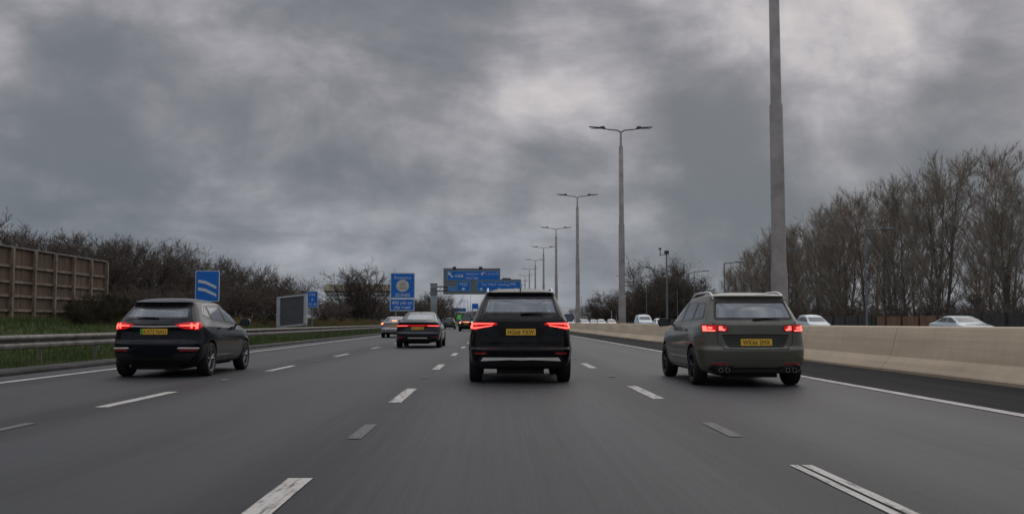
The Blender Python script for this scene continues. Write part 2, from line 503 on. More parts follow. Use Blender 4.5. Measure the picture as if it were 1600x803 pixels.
def mirror(parent, x, y, z, paint, side):
    mb = MB(); s = side
    poly = roundpoly([(x + s * .02, z - .05), (x + s * .05, z - .075), (x + s * .22, z - .09), (x + s * .26, z + .0), (x + s * .22, z + .08), (x + s * .06, z + .07)], .03, 3)
    mb.extrude_poly(poly, y, y + .11); mb.box((min(x - s * .12, x + s * .06), y + .02, z - .065), (max(x - s * .12, x + s * .06), y + .07, z - .03))
    o = bevelled(mb.build('door_mirror', paint, parent), .012, 2)
    g = MB(); g.extrude_poly(inset(poly, .016), y - .004, y + .003); g.build('mirror_glass', mat('mirror_glass', (.12, .14, .15), .05, .9, var=.02), o)
    return o

def plate(parent, sh, x, z, txt, w=.52, h=.112, green=False, off=.012):
    l, n = sh.hit(x, z, 'rear'); y = min(l.y, sh.hit(x, z - h / 2, 'rear')[0].y, sh.hit(x, z + h / 2, 'rear')[0].y) - off
    mb = MB(); mb.extrude_poly(roundpoly([(x - w / 2, z - h / 2), (x + w / 2, z - h / 2), (x + w / 2, z + h / 2), (x - w / 2, z + h / 2)], .012, 3), y, y + .03)
    p = fixnormals(mb.build('number_plate', M_PLATE, parent))
    text('lettering', txt, M_INK, p, (x + (.02 if green else 0), y, z - .0385), .077, width=w * (.82 if green else .88), bold=0)
    if green:
        g = MB(); g.box((x - w / 2 + .004, y - .002, z - h / 2 + .004), (x - w / 2 + .05, y + .001, z + h / 2 - .004)); g.build('green_flash', M_GREEN, p)
    return p

def rail(parent, sh, x, y0, y1, m):
    for s in (-1, 1):
        pts = []
        for k in range(13):
            t = k / 12; y = y0 + (y1 - y0) * t
            l, n = sh.hit(s * x, y, 'top'); lift = .07 * min(1, 5 * t, 5 * (1 - t)) - .01
            pts.append((s * x, y, l.z + lift))
        MB().tube(pts, .017, 8).build('roof_rail', m, parent, True, 60)

def build_car(spec, name, label, loc, group=None, cat='car', rz=0., detail=True):
    root = thing(name, label, cat, loc, rz, group)
    sl = spec['slices']
    me = loft_body(sl, spec.get('tr', .06), spec.get('tf', .1), spec.get('creases'), bulge=spec.get('bulge', .015))
    tmp = bpy.data.objects.new('tmp', me); C.objects.link(tmp)
    ss = tmp.modifiers.new('s', 'SUBSURF'); ss.levels = 3 if detail else 2; ss.render_levels = ss.levels
    base = evaluated(tmp); sh = Shell(base); temps = [tmp]
    wr = spec['wheel_r']; ax = spec['axles']; hwb = spec['hw']
    def boolean(o):
        md = tmp.modifiers.new('b', 'BOOLEAN'); md.operation = 'DIFFERENCE'; md.object = o; md.solver = 'EXACT'; temps.append(o)
    for y in ax:
        for s in (-1, 1):
            a = []
            for k in range(28):
                an = 2 * math.pi * k / 28; a.append((y + math.cos(an) * (wr + .05), wr + .01 + math.sin(an) * (wr + .05)))
            boolean(cutter(a, 'x', s * (hwb - .30), s * (hwb + .3)))
    if detail:
        g0 = spec['belt_i']
        b0 = sl[g0]; b1 = sl[g0 + 2]; tz = sl[-1][1] - .085
        lv = [(.50, b0[0] + .30, min(b0[2], 3.3), b0[4] - .10), (b0[1] - .02, b0[0] + .28, b0[2] - .20, b0[4] - .085), (b1[1] - .01, b1[0] + .25, b1[2] - .12, b1[4] - .08), (tz, b1[0] + .30, sl[-3][2] + .05, b1[4] - .16)]
        cvs = []
        for z_, ya, yb, hx in lv: cvs += [(-hx, ya, z_), (hx, ya, z_), (hx, yb, z_), (-hx, yb, z_)]
        cfs = [(3, 2, 1, 0), (12, 13, 14, 15)] + [(4 * q + i, 4 * q + (i + 1) % 4, 4 * q + 4 + (i + 1) % 4, 4 * q + 4 + i) for q in range(3) for i in range(4)]
        cme = bpy.data.meshes.new('cav'); cme.from_pydata(cvs, [], cfs)
        co = bpy.data.objects.new('cav', cme); C.objects.link(co)
        for ax_, poly, ab_ in spec["windows"]:
            pr = roundpoly(poly, .05, 3); hole = roundpoly(inset(poly, .028), .035, 3)
            if ax_ == 'side': boolean(cutter(hole, 'x', -1.3, 1.3))
            else: boolean(cutter(hole, "y", ab_[0], ab_[1]))
        boolean(co)
    res = evaluated(tmp)
    res.materials.clear(); res.materials.append(spec['paint']); res.materials.append(M_INT); res.materials.append(M_BLACKPLASTIC); res.materials.append(M_HEADLINER)
    lower = spec.get('black_below', .0)
    mi = []
    for p in res.polygons:
        l, n, i, d = sh.bvh.find_nearest(p.center)
        k = 0
        if d > .006: k = 3 if p.normal.z < -.6 and p.center.z > 1.2 else 1
        elif p.center.z < lower: k = 2
        mi.append(k)
    res.polygons.foreach_set('material_index', mi)
    res.polygons.foreach_set('use_smooth', [True] * len(res.polygons)); res.set_sharp_from_angle(angle=R(32))
    body = bpy.data.objects.new('body', res); link(body, root)
    for t in temps: bpy.data.objects.remove(t)
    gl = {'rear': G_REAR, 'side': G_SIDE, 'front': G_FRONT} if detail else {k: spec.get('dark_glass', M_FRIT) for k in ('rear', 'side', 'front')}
    nm = {'rear': 'rear_window', 'side': 'side_window', 'front': 'windscreen'}
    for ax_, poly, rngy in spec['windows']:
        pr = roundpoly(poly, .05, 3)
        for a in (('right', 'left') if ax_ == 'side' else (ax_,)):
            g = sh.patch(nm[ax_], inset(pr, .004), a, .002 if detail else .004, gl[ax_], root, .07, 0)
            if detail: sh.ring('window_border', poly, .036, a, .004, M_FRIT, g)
    for y in ax:
        for s in (-1, 1):
            wheel(root, s * (hwb - .012), y, wr, .225, s, spec.get('rim', M_RIM), spec.get('spokes', 5))
    if detail:
        for x in (-.42, 0, .42): seat(root, x, ax[0] + .28, .34, M_INT)
        for x in (-.38, .38): seat(root, x, ax[0] + 1.25, .44, M_INT)
    return root, sh, body

def arch_trim(root, sh, y, wr, w, m, ang=(-.12, 1.12)):
    for a in ('right', 'left'):
        pts = []
        for k in range(25):
            t = math.pi * (ang[0] + (ang[1] - ang[0]) * k / 24); rr = wr + .05 + w / 2
            pts.append((y + math.cos(t) * rr, wr + .01 + math.sin(t) * rr))
        sh.patch('wheel_arch_trim', line_poly(pts, w), a, .008, m, root, .08, .03)

def flip(p): return [(-a, b) for a, b in p]
def both(root, sh, name, poly, axis, off, m, r=.01, **k):
    out = []
    for q in (poly, flip(poly)): out.append(sh.patch(name, roundpoly(q, r, 3), axis, off, m, root, **k))
    return out

# ================================================================== THE SETTING
M_ROAD = bpy.data.materials.new('asphalt'); M_ROAD.use_nodes = True
def road_mat(m, base, x_off=0., tracks=True, k=1.):
    t = m.node_tree; b = t.nodes['Principled BSDF']
    g = t.nodes.new('ShaderNodeNewGeometry'); pos = g.outputs['Position']
    mp = t.nodes.new('ShaderNodeMapping'); mp.inputs['Scale'].default_value = (1, .035, 1); t.links.new(pos, mp.inputs[0])
    n1 = noise(t, mp.outputs[0], .55, 5, .6); mps = t.nodes.new('ShaderNodeMapping'); mps.inputs['Scale'].default_value = (1, .012, 1); t.links.new(pos, mps.inputs[0]); n2 = noise(t, mps.outputs[0], 13., 6, .75); n3 = noise(t, pos, 95., 2, .7)
    mp2 = t.nodes.new('ShaderNodeMapping'); mp2.inputs['Scale'].default_value = (1, .25, 1); t.links.new(pos, mp2.inputs[0])
    n4 = noise(t, mp2.outputs[0], 1.1, 5, .6)
    s = math_(t, 'ADD', math_(t, 'MULTIPLY', n1.outputs[0], .9), math_(t, 'MULTIPLY', n2.outputs[0], .95))
    s = math_(t, 'ADD', s, math_(t, 'MULTIPLY', n3.outputs[0], .42)); s = math_(t, 'ADD', s, math_(t, 'MULTIPLY', n4.outputs[0], .25))
    if tracks:
        sx = t.nodes.new('ShaderNodeSeparateXYZ'); t.links.new(pos, sx.inputs[0])
        ph = math_(t, 'MULTIPLY', math_(t, 'SUBTRACT', sx.outputs[0], x_off), 2 * math.pi / 3.66)
        c1 = math_(t, 'MULTIPLY', math_(t, 'COSINE', ph), .20)      # dirt builds up along the lane lines and in lane centres
        c2 = math_(t, 'MULTIPLY', math_(t, 'COSINE', math_(t, 'MULTIPLY', ph, 2.)), .11)
        s = math_(t, 'SUBTRACT', s, math_(t, 'ADD', c1, c2))
    s = math_(t, 'MULTIPLY', s, .5)
    r = t.nodes.new('ShaderNodeValToRGB'); t.links.new(s, r.inputs[0])
    r.color_ramp.elements[0].position = .49; r.color_ramp.elements[1].position = .72
    r.color_ramp.elements[0].color = (*[c * .5 * k for c in base], 1); r.color_ramp.elements[1].color = (*[c * 1.6 * k for c in base], 1)
    t.links.new(r.outputs[0], b.inputs['Base Color'])
    b.inputs['Roughness'].default_value = .52; b.inputs['Specular IOR Level'].default_value = .4
    bp = t.nodes.new('ShaderNodeBump'); bp.inputs['Strength'].default_value = .7; bp.inputs['Distance'].default_value = .015
    nb = noise(t, pos, 60., 4, .8); t.links.new(nb.outputs[0], bp.inputs['Height']); t.links.new(bp.outputs[0], b.inputs['Normal'])
road_mat(M_ROAD, (.032, .0345, .0355), -1.34)
M_STRIP = bpy.data.materials.new('hard_strip_asphalt'); M_STRIP.use_nodes = True; road_mat(M_STRIP, (.032, .031, .030), tracks=False); M_STRIP.node_tree.nodes['Principled BSDF'].inputs['Roughness'].default_value = .9; M_STRIP.node_tree.nodes['Principled BSDF'].inputs['Specular IOR Level'].default_value = .08
M_GROUND = mat('grass_ground', (.030, .045, .014), .95, col2=(.060, .085, .026), vscale=.9, detail=8, bump=.6, bscale=12)
M_BANK = M_GROUND
M_KERB = mat('kerb_concrete', (.055, .052, .048), .9, var=.4, vscale=1.5, bump=.5)
M_CONC = bpy.data.materials.new('barrier_concrete'); M_CONC.use_nodes = True
t = M_CONC.node_tree; b = t.nodes['Principled BSDF']; g = t.nodes.new('ShaderNodeNewGeometry')
mp = t.nodes.new('ShaderNodeMapping'); mp.inputs['Scale'].default_value = (1, .12, 1.); t.links.new(g.outputs['Position'], mp.inputs[0])
mp2 = t.nodes.new('ShaderNodeMapping'); mp2.inputs['Scale'].default_value = (1, 1.6, .25); t.links.new(g.outputs['Position'], mp2.inputs[0])
a1 = noise(t, mp.outputs[0], 1.6, 6, .6); a2 = noise(t, mp2.outputs[0], 2.0, 6, .7); a3 = noise(t, g.outputs['Position'], 30, 3, .6)
s_ = math_(t, 'ADD', math_(t, 'MULTIPLY', a1.outputs[0], .55), math_(t, 'MULTIPLY', a2.outputs[0], .22)); s_ = math_(t, 'ADD', s_, .10); s_ = math_(t, 'ADD', s_, math_(t, 'MULTIPLY', a3.outputs[0], .12))
sxz = t.nodes.new('ShaderNodeSeparateXYZ'); t.links.new(g.outputs['Position'], sxz.inputs[0])
dirt = maprange(t, sxz.outputs[2], 0, .12, .18, 0.)          # road spray on the foot of the wall
s_ = math_(t, 'SUBTRACT', s_, dirt)
jm = math_(t, 'ABSOLUTE', math_(t, 'SUBTRACT', math_(t, 'FRACT', math_(t, 'DIVIDE', sxz.outputs[1], 6.1)), .5))
s_ = math_(t, 'SUBTRACT', s_, maprange(t, jm, .0, .005, .30, 0.))
mp3 = t.nodes.new('ShaderNodeMapping'); mp3.inputs['Scale'].default_value = (1, .06, 9.); t.links.new(g.outputs['Position'], mp3.inputs[0])
a4 = noise(t, mp3.outputs[0], 1.3, 5, .65); s_ = math_(t, 'ADD', s_, math_(t, 'MULTIPLY_ADD', a4.outputs[0], .35)); [n for n in t.nodes if n.type == 'MATH' and n.operation == 'MULTIPLY_ADD'][-1].inputs[2].default_value = -.17
r = t.nodes.new('ShaderNodeValToRGB'); t.links.new(s_, r.inputs[0]); r.color_ramp.elements[0].position = .25; r.color_ramp.elements[1].position = .72
r.color_ramp.elements[0].color = (.30, .24, .17, 1); r.color_ramp.elements[1].color = (.66, .55, .39, 1)
t.links.new(r.outputs[0], b.inputs['Base Color']); b.inputs['Roughness'].default_value = .85
M_GALV = mat('galvanised_steel', (.17, .155, .14), .5, .35, var=.4, vscale=2.5)
M_POLE = mat('lamp_pole_paint', (.33, .31, .295), .6, .1, var=.25, vscale=1.2)
M_HEAD = mat('lamp_head', (.055, .06, .068), .5, .2, var=.2)

def sheet(name, x0, x1, y0, y1, z, m, nx=1, ny=1, kind='structure'):
    vs = []; fs = []
    for j in range(ny + 1):
        for i in range(nx + 1): vs.append((x0 + (x1 - x0) * i / nx, y0 + (y1 - y0) * j / ny, z))
    for j in range(ny):
        for i in range(nx):
            a = j * (nx + 1) + i; fs.append((a, a + 1, a + nx + 2, a + nx + 1))
    return tag(mk(name, vs, fs, m), kind=kind)

YN, YF = -25, 900
def bank_z(x, y=0):
    if x > -10.1: return -.06
    pts = [(-10.1, .0), (-12, .05), (-13.2, .25), (-15, .78), (-17, 1.05), (-22, 1.15), (-60, 1.0), (-400, 0.6), (-3000, .4)]
    for (a, za), (b_, zb) in zip(pts, pts[1:]):
        if b_ <= x <= a: return za + (zb - za) * (a - x) / (a - b_)
    return .4
xs = [-3000, -1200, -400, -150, -60, -40, -30, -26, -22, -20, -18.5, -17.5, -17, -16.5, -16, -15.5, -15, -14.5, -14, -13.6, -13.2, -12.6, -12, -11.3, -10.7, -10.1, -10.0, -5, 5, 15, 29.5, 32, 40, 60, 150, 400, 1200, 3000]
ys = [-60, -25, 0, 8] + [12 + 2.5 * k for k in range(60)] + [175, 200, 240, 300, 400, 600, 900, 1500, 2500, 3800]
vs = []; fs = []
for y in ys:
    for x in xs:
        z = bank_z(x)
        if x < -11.5 and x > -60: z += .10 * math.sin(x * 2.1 + y * .33) * math.sin(y * .21 + 1) * min(1, (-11.5 - x) / 3)
        vs.append((x, y, z))
for j in range(len(ys) - 1):
    for i in range(len(xs) - 1):
        a = j * len(xs) + i; fs.append((a, a + 1, a + len(xs) + 1, a + len(xs)))
tag(mk('ground', vs, fs, M_GROUND, smooth=True), kind='structure')
sheet('road', -9.72, 8.9, YN, YF, 0, M_ROAD)
sheet('hard_strip', 6.25, 8.62, YN, YF, .004, M_STRIP)
o = sheet('opposite_road', 9.9, 29.5, YN, YF, -.004, M_ROAD)
M_PAINT = bpy.data.materials.new('road_paint'); M_PAINT.use_nodes = True
def paint_mat(m, c, wear):
    t = m.node_tree; b = t.nodes['Principled BSDF']; g = t.nodes.new('ShaderNodeNewGeometry')
    mp = t.nodes.new('ShaderNodeMapping'); mp.inputs['Scale'].default_value = (1, .06, 1); t.links.new(g.outputs['Position'], mp.inputs[0])
    a = noise(t, mp.outputs[0], 28., 5, .7); b2 = noise(t, g.outputs['Position'], 22., 5, .75)
    s = math_(t, 'ADD', math_(t, 'MULTIPLY', a.outputs[0], .65), math_(t, 'MULTIPLY', b2.outputs[0], .35))
    r = t.nodes.new('ShaderNodeValToRGB'); t.links.new(s, r.inputs[0])
    r.color_ramp.elements[0].position = wear; r.color_ramp.elements[1].position = wear + .14
    r.color_ramp.elements[0].color = (.055, .054, .052, 1); r.color_ramp.elements[1].color = (*c, 1)
    t.links.new(r.outputs[0], b.inputs['Base Color']); b.inputs['Roughness'].default_value = .7
paint_mat(M_PAINT, (.56, .535, .49), .37)
M_SMEAR = bpy.data.materials.new('stud_smear_grey'); M_SMEAR.use_nodes = True; paint_mat(M_SMEAR, (.135, .133, .128), .34)  # faint grey for the blurred nearest studs, laid on like paint
sheet('edge_line', -8.87, -8.67, YN, YF, .006, M_PAINT, 1, 200)
sheet('edge_line', 6.0, 6.2, YN, YF, .008, M_PAINT, 1, 200)
def dashes(name, x, y0, per, ln, w, m, n, double=False):
    mb = MB()
    for k in range(n):
        y = y0 + per * k
        for a, b_ in (((x - w / 2, x - w * .13), (x + w * .05, x + w / 2)) if double and k < 2 else ((x - w / 2, x + w / 2),)):
            mb.add([(a, y, .006), (b_, y, .006), (b_, y + ln, .006), (a, y + ln, .006)], [(0, 1, 2, 3)])
    return tag(mb.build(name, m), kind='structure')
# far ends of the dashes measured at 6.8 m, 15.4 m, 24.5 m ...
PER = 8.95
for i, (x, y0) in enumerate(((-1.34, 4.05), (-4.98, 12.35), (2.31, 4.6))):
    dashes('lane_line', x, y0 - PER, PER, 2.7, .17, M_PAINT, 60, double=(i == 2))
for i, (x, y0) in enumerate(((-1.30, 9.0), (-4.95, 9.2), (2.28, 9.1))):
    dashes('stud_smear', x, y0, 200, 1.25, .13, M_SMEAR, 1)  # added grey patches imitating motion-smeared studs; no studs are built here
for x in (13.6, 17.3, 21.0): dashes('lane_line', x, -20, PER, 2.3, .15, M_PAINT, 60)
# kerb
mb = MB(); mb.extrude_poly([(-10.12, -.1), (-9.72, -.1), (-9.72, .06), (-9.76, .10), (-10.12, .12)], YN, YF); fixnormals(mb.build('kerb', M_KERB)); tag(bpy.data.objects['kerb'], kind='structure')

# reflective studs, one in each gap
sm = MB(); sm.box((-.06, -.05, 0), (.06, .05, .012)); sm.box((-.045, -.035, .012), (.045, .035, .020)); 
M_STUD = mat('stud', (.35, .35, .36), .4, var=.2)
first = None; k = 0
stud_names = {-1.34: 'line left of the middle SUV', -4.98: 'line beside the black estate', 2.31: 'line left of the grey-green estate'}
for x, y0 in ((-1.34, 18.6), (-4.98, 17.9), (2.31, 18.9)):
    for j in range(9):
        if first is None: first = sm.build('road_stud', M_STUD); o = first
        else: o = first.copy(); C.objects.link(o)
        o.location = (x, y0 + 8.95 * j, .008)
        tag(o, 'grey reflective stud in the %s, %s from the camera' % (stud_names[x], ['first','second','third','fourth','fifth','sixth','seventh','eighth','ninth'][j]), 'road stud', 'reflective studs in the ' + stud_names[x])

# concrete central barrier
mb = MB()
prof = [(8.60, -.05), (8.60, .06), (8.79, .29), (8.83, .33), (8.99, .93), (9.02, .975), (9.08, .99), (9.52, .99), (9.58, .975), (9.61, .93), (9.78, .33), (9.82, .29), (10.0, .06), (10.0, -.05)]
ysb = [YN + 6 * k for k in range(int((YF - YN) / 6) + 1)]
vs = []; fs = []; n = len(prof)
for y in ysb:
    for (x, z) in prof: vs.append((x + .012 * math.sin(y * .31), y, z + .008 * math.sin(y * .17)))
for j in range(len(ysb) - 1):
    for i in range(n - 1): fs.append((j * n + i, (j + 1) * n + i, (j + 1) * n + i + 1, j * n + i + 1))
fs.append(tuple(range(n))); 
bar = fixnormals(mk('concrete_barrier', vs, fs, M_CONC, None, True, 25))
tag(bar, 'long pale tan concrete barrier with a stepped foot along the centre of the motorway', 'barrier')
g_ = MB()
for j in range(24):
    y = 11.5 + 9 * j
    g_.add([(8.785, y, .30), (8.785, y + .02, .30), (8.985, y + .02, .95), (8.985, y, .95)], [(0, 1, 2, 3)])

# lamp posts down the central reserve
def lamp_post():
    root = thing('street_lamp', 'x', 'street lamp', (0, 0, 0))
    H = 15.25
    p = MB(); p.tube([(0, 0, .90), (0, 0, 2.6), (0, 0, 3.0), (0, 0, 8.2), (0, 0, 8.3), (0, 0, H - 1.3), (0, 0, H - 1.2), (0, 0, H - .15)], [.27, .27, .235, .215, .18, .16, .085, .06], 16)
    for z in (2.62, 3.9, 4.12, 4.34): p.lathe([(.215 if z < 3 else .175, z), (.225 if z < 3 else .19, z + .02), (.225 if z < 3 else .19, z + .07), (.215 if z < 3 else .17, z + .09)], 16, 'z')
    fixnormals(p.build('pole', M_POLE, root, True, 40))
    for s in (-1, 1):
        a = MB(); a.tube([(0, 0, H - .22), (s * .25, 0, H - .06), (s * .9, 0, H + .0), (s * 1.35, 0, H + .07)], [.05, .045, .04, .035], 8); a.build('arm', M_HEAD, root, True, 40)
        h = MB(); x0, x1 = s * 1.15, s * 2.35
        z0, z1 = H + .06, H + .20
        vs = [(x0, -.14, z0 - .03), (x0, .14, z0 - .03), (x0, .14, z0 + .09), (x0, -.14, z0 + .09), (x1, -.09, z1 - .04), (x1, .09, z1 - .04), (x1, .09, z1 + .02), (x1, -.09, z1 + .02)]
        h.add(vs, [(0, 1, 2, 3), (7, 6, 5, 4), (0, 4, 5, 1), (1, 5, 6, 2), (2, 6, 7, 3), (3, 7, 4, 0)])
        h.box((min(s * 1.2, s * 1.5), -.07, H + .12), (max(s * 1.2, s * 1.5), .07, H + .24))
        hd = bevelled(fixnormals(h.build('lamp_head', M_HEAD, root)), .02, 2)
        l = MB(); xa, xb = sorted((s * 1.45, s * 2.2)); l.box((xa, -.08, H + .055), (xb, .08, H + .075)); l.build('lens', M_CLEAR, hd)
    return root
ordn = ['nearest', 'second nearest', 'third', 'fourth', 'fifth', 'sixth', 'seventh', 'eighth', 'ninth', 'tenth', 'eleventh', 'twelfth']
ll = ['very near thick lamp pole rising behind the grey-green estate, its head out of frame',
      'tallest whole twin-headed lamp post, between the middle SUV and the grey-green estate',
      'twin-headed lamp post just right of the middle SUV roof, second tallest whole lamp',
      'twin-headed lamp post above the right corner of the middle SUV, third tallest whole lamp']
proto = lamp_post()
for i in range(15):
    o = proto if i == 0 else copy_tree(proto)
    o.location = (9.30, 31.2 + (38.8 if i == 1 else 0) if i < 2 else 70 + 37.5 * (i - 1), 0)
    o['label'] = ll[i] if i < 4 else ('twin-headed lamp post number %s counting away from the camera down the central barrier' % ['four', 'five', 'six', 'seven', 'eight', 'nine', 'ten', 'eleven', 'twelve', 'thirteen', 'fourteen', 'fifteen'][i - 3 if i > 3 else 0])
    o['group'] = 'twin lamp posts along the central barrier'

# steel safety rail on the left verge
gr = thing('guardrail', 'grey corrugated steel crash rail on short posts along the left grass verge', 'guardrail', (-11.0, 0, 0))
wp = [(.0, .45), (.07, .47), (.085, .53), (.07, .58), (.0, .61), (.0, .63), (.07, .66), (.085, .71), (.07, .76), (.0, .78), (-.004, .78), (.062, .755), (.076, .71), (.062, .665), (-.008, .635), (-.008, .605), (.062, .575), (.076, .53), (.062, .475), (-.004, .45)]
b_ = MB(); b_.extrude_poly(wp, 8, 240); fixnormals(b_.build('rail_beam', M_GALV, gr, True, 60))
b_ = MB(); b_.box((-.06, 0, -.1), (.0, .05, .70)); b_.box((-.06, -.0, .44), (-.008, .12, .70))
p0 = b_.build('post', M_GALV, gr); p0.location = (0, 14, 0)
for k in range(1, 68):
    q = p0.copy(); C.objects.link(q); q.parent = gr; q.location = (0, 14 + 3.2 * k, 0)

# ------------------------------------------------------------------ timber noise fence
M_TIMBER = bpy.data.materials.new('weathered_boards'); M_TIMBER.use_nodes = True
t = M_TIMBER.node_tree; b = t.nodes['Principled BSDF']; g = t.nodes.new('ShaderNodeNewGeometry')
mp = t.nodes.new('ShaderNodeMapping'); mp.inputs['Scale'].default_value = (7, 7, .5); t.links.new(g.outputs['Position'], mp.inputs[0])
a1 = noise(t, mp.outputs[0], 1., 5, .6); a2 = noise(t, g.outputs['Position'], .7, 4, .6)
s_ = math_(t, 'ADD', math_(t, 'MULTIPLY', a1.outputs[0], .55), math_(t, 'MULTIPLY', a2.outputs[0], .5))
r = t.nodes.new('ShaderNodeValToRGB'); t.links.new(s_, r.inputs[0]); r.color_ramp.elements[0].position = .3; r.color_ramp.elements[1].position = .72
r.color_ramp.elements[0].color = (.065, .043, .029, 1); r.color_ramp.elements[1].color = (.20, .135, .088, 1)
t.links.new(r.outputs[0], b.inputs['Base Color']); b.inputs['Roughness'].default_value = .85
M_TRAIL = mat('timber_rail', (.23, .185, .135), .85, var=.35, vscale=3)
nf = thing('noise_fence', 'tall brown timber noise barrier with pale rails on the left bank', 'fence', (-17.4, 20, 1.0))
FY0, FY1 = -4, 23.2
mb = MB(); z0, z1 = -.2, 2.74
y = FY0
while y < FY1 - .01:
    x_ = rng.uniform(-.008, .008); mb.box((-.03 + x_, y + .006, z0), (.0 + x_, min(y + .142, FY1), z1)); y += .145
mb.build('board_panel', M_TIMBER, nf)
for z in (.50, 1.02, 1.52, 2.08):
    m_ = MB(); m_.box((.002, FY0, z - .045), (.07, FY1, z + .045)); m_.build('rail', M_TRAIL, nf)
m_ = MB(); m_.box((-.07, FY0, z1 + .0), (.09, FY1, z1 + .06)); m_.build('coping', mat('coping', (.20, .19, .17), .8, var=.3), nf)
y = FY1 - .1
while y > FY0:
    m_ = MB(); m_.box((.072, y - .06, -.3), (.16, y + .06, z1 - .002)); m_.build('post', M_TRAIL, nf); y -= 1.68

# ------------------------------------------------------------------ signs
M_BLUE = mat('sign_blue', (.005, .16, .62), .45, var=.08, vscale=2)
M_LBLUE = mat('sign_white', (.62, .70, .74), .45, var=.05, vscale=2)
M_SGREY = mat('sign_backing', (.16, .185, .19), .6, var=.1, vscale=1)
M_SPOST = mat('sign_post', (.22, .26, .27), .55, .2, var=.15, vscale=1)
def rect(x0, z0, x1, z1): return [(x0, z0), (x1, z0), (x1, z1), (x0, z1)]
def panel(name, parent, x0, z0, x1, z1, border=.06, r=.08, y=0., m=None, bm_=None, th=.05, label=None):
    mb = MB(); mb.extrude_poly(roundpoly(rect(x0, z0, x1, z1), r, 4), y, y + th); o = fixnormals(mb.build(name, bm_ or M_LBLUE, parent))
    if border:
        mb = MB(); mb.extrude_poly(roundpoly(rect(x0 + border, z0 + border, x1 - border, z1 - border), max(r - border * .5, .01), 4), y - .006, y + .01)
        fixnormals(mb.build('face', m or M_BLUE, o))
    return o
# emission zone sign
s = thing('emission_zone_sign', 'large blue Emission LEZ ULEZ ZONES sign on the left verge beside the dark saloon', 'road sign', (-12.55, 131, bank_z(-12.5)), R(2))
W_, zb, zm, zt = 1.66, 2.45, 4.13, 7.62
for x in (-.9, .9): MB().tube([(x, .14, -.3), (x, .14, 7.2)], .08, 10).build('post', M_SPOST, s, True)
p = panel('sign_panel', s, -W_, zm + .03, W_, zt, .10, .15)
Yt = -.012
text('lettering', 'Emission', M_LBLUE, p, (0, Yt, 6.78), .40, width=2.2)
c_ = MB(); c_.extrude_poly([(math.cos(a * math.pi / 20) * .86, 5.88 - .02 + math.sin(a * math.pi / 20) * .82) for a in range(40)], Yt - .004, Yt + .006); cc = fixnormals(c_.build('roundel', mat('roundel_cream', (.62, .60, .54), .5, var=.04), p))
M_OCH = mat('roundel_ink', (.16, .17, .10), .5, var=.1)
text('lettering', 'LEZ', M_OCH, cc, (0, Yt - .006, 5.95), .36, width=.82, bold=.01)
text('lettering', 'ULEZ', M_OCH, cc, (0, Yt - .006, 5.42), .36, width=1.12, bold=.01)
text('lettering', 'ZONES', M_LBLUE, p, (0, Yt, 4.40), .42, width=2.05, bold=.01)
p = panel('sign_panel', s, -W_ - .05, zb, W_ - .05, zm - .03, .10, .12)
text('lettering', '490 yds on', M_LBLUE, p, (-.05, Yt, 3.36), .42, width=2.75, bold=.012)
text('lettering', 'slip road', M_LBLUE, p, (-.05, Yt, 2.76), .42, width=2.2, bold=.012)

# countdown marker
s = thing('countdown_marker', 'blue countdown marker with two white diagonal bars above the roof of the black estate', 'road sign', (-13.4, 45, bank_z(-13.4)), R(3))
MB().tube([(0, .06, -.3), (0, .06, 3.0)], .045, 10).build('post', M_SPOST, s, True)
p = panel('sign_panel', s, -.55, 1.72, .55, 3.16, .03, .05)
for dz in (.0, .36):
    z = 1.98 + dz; m_ = MB(); m_.extrude_poly([(-.42, z + .26), (-.42, z + .40), (-.08, z + .34), (.42, z + .10), (.42, z - .04), (-.08, z + .2)], -.016, -.004); fixnormals(m_.build('diagonal_bar', M_LBLUE, p))

# framed grey board seen beyond
s = thing('message_board', 'dark grey panel in a thick pale frame leaning behind the crash rail', 'message board', (-13.55, 64.6, bank_z(-13.5) - .1), R(-20))
Mfr = mat('pale_frame', (.50, .54, .57), .5, .2, var=.1)
fr = MB(); fr.box((-1.12, -.15, .55), (-.86, .10, 2.45)); fr.box((.96, -.15, .60), (1.12, .10, 2.60)); fr.add([(-1.12, -.15, 2.40), (1.12, -.15, 2.60), (1.12, .10, 2.60), (-1.12, .10, 2.40), (-1.12, -.15, 2.52), (1.12, -.15, 2.72), (1.12, .10, 2.72), (-1.12, .10, 2.52)], [(0, 3, 2, 1), (4, 5, 6, 7), (0, 1, 5, 4), (1, 2, 6, 5), (2, 3, 7, 6), (3, 0, 4, 7)])
fr.add([(-1.12, -.15, .43), (1.12, -.15, .63), (1.12, .10, .63), (-1.12, .10, .43), (-1.12, -.15, .55), (1.12, -.15, .75), (1.12, .10, .75), (-1.12, .10, .55)], [(0, 3, 2, 1), (4, 5, 6, 7), (0, 1, 5, 4), (1, 2, 6, 5), (2, 3, 7, 6), (3, 0, 4, 7)])
fr.build('frame', Mfr, s)
m_ = MB(); m_.extrude_poly([(-.861, .50), (.961, .66), (.961, 2.58), (-.861, 2.42)], -.10, .05); fixnormals(m_.build('screen', mat('dark_screen', (.095, .10, .115), .5, var=.12, vscale=4), s))
for x in (-.7, .8): MB().tube([(x, .05, -.3), (x, .05, .7)], .05, 8).build('leg', M_SPOST, s, True)

# driver location sign
s = thing('location_sign', 'small blue location sign just right of the grey framed board', 'road sign', (-14.0, 74, bank_z(-14)), 0)
MB().tube([(0, .06, -.3), (0, .06, 2.7)], .04, 10).build('post', M_SPOST, s, True)
p = panel('sign_panel', s, -.43, 1.70, .43, 2.95, .03, .05)
for tx, z, w in (('M4', 2.58, .42), ('A', 2.22, .18), ('21.8', 1.85, .56)): text('lettering', tx, M_LBLUE, p, (0, -.012, z), .21, width=w)

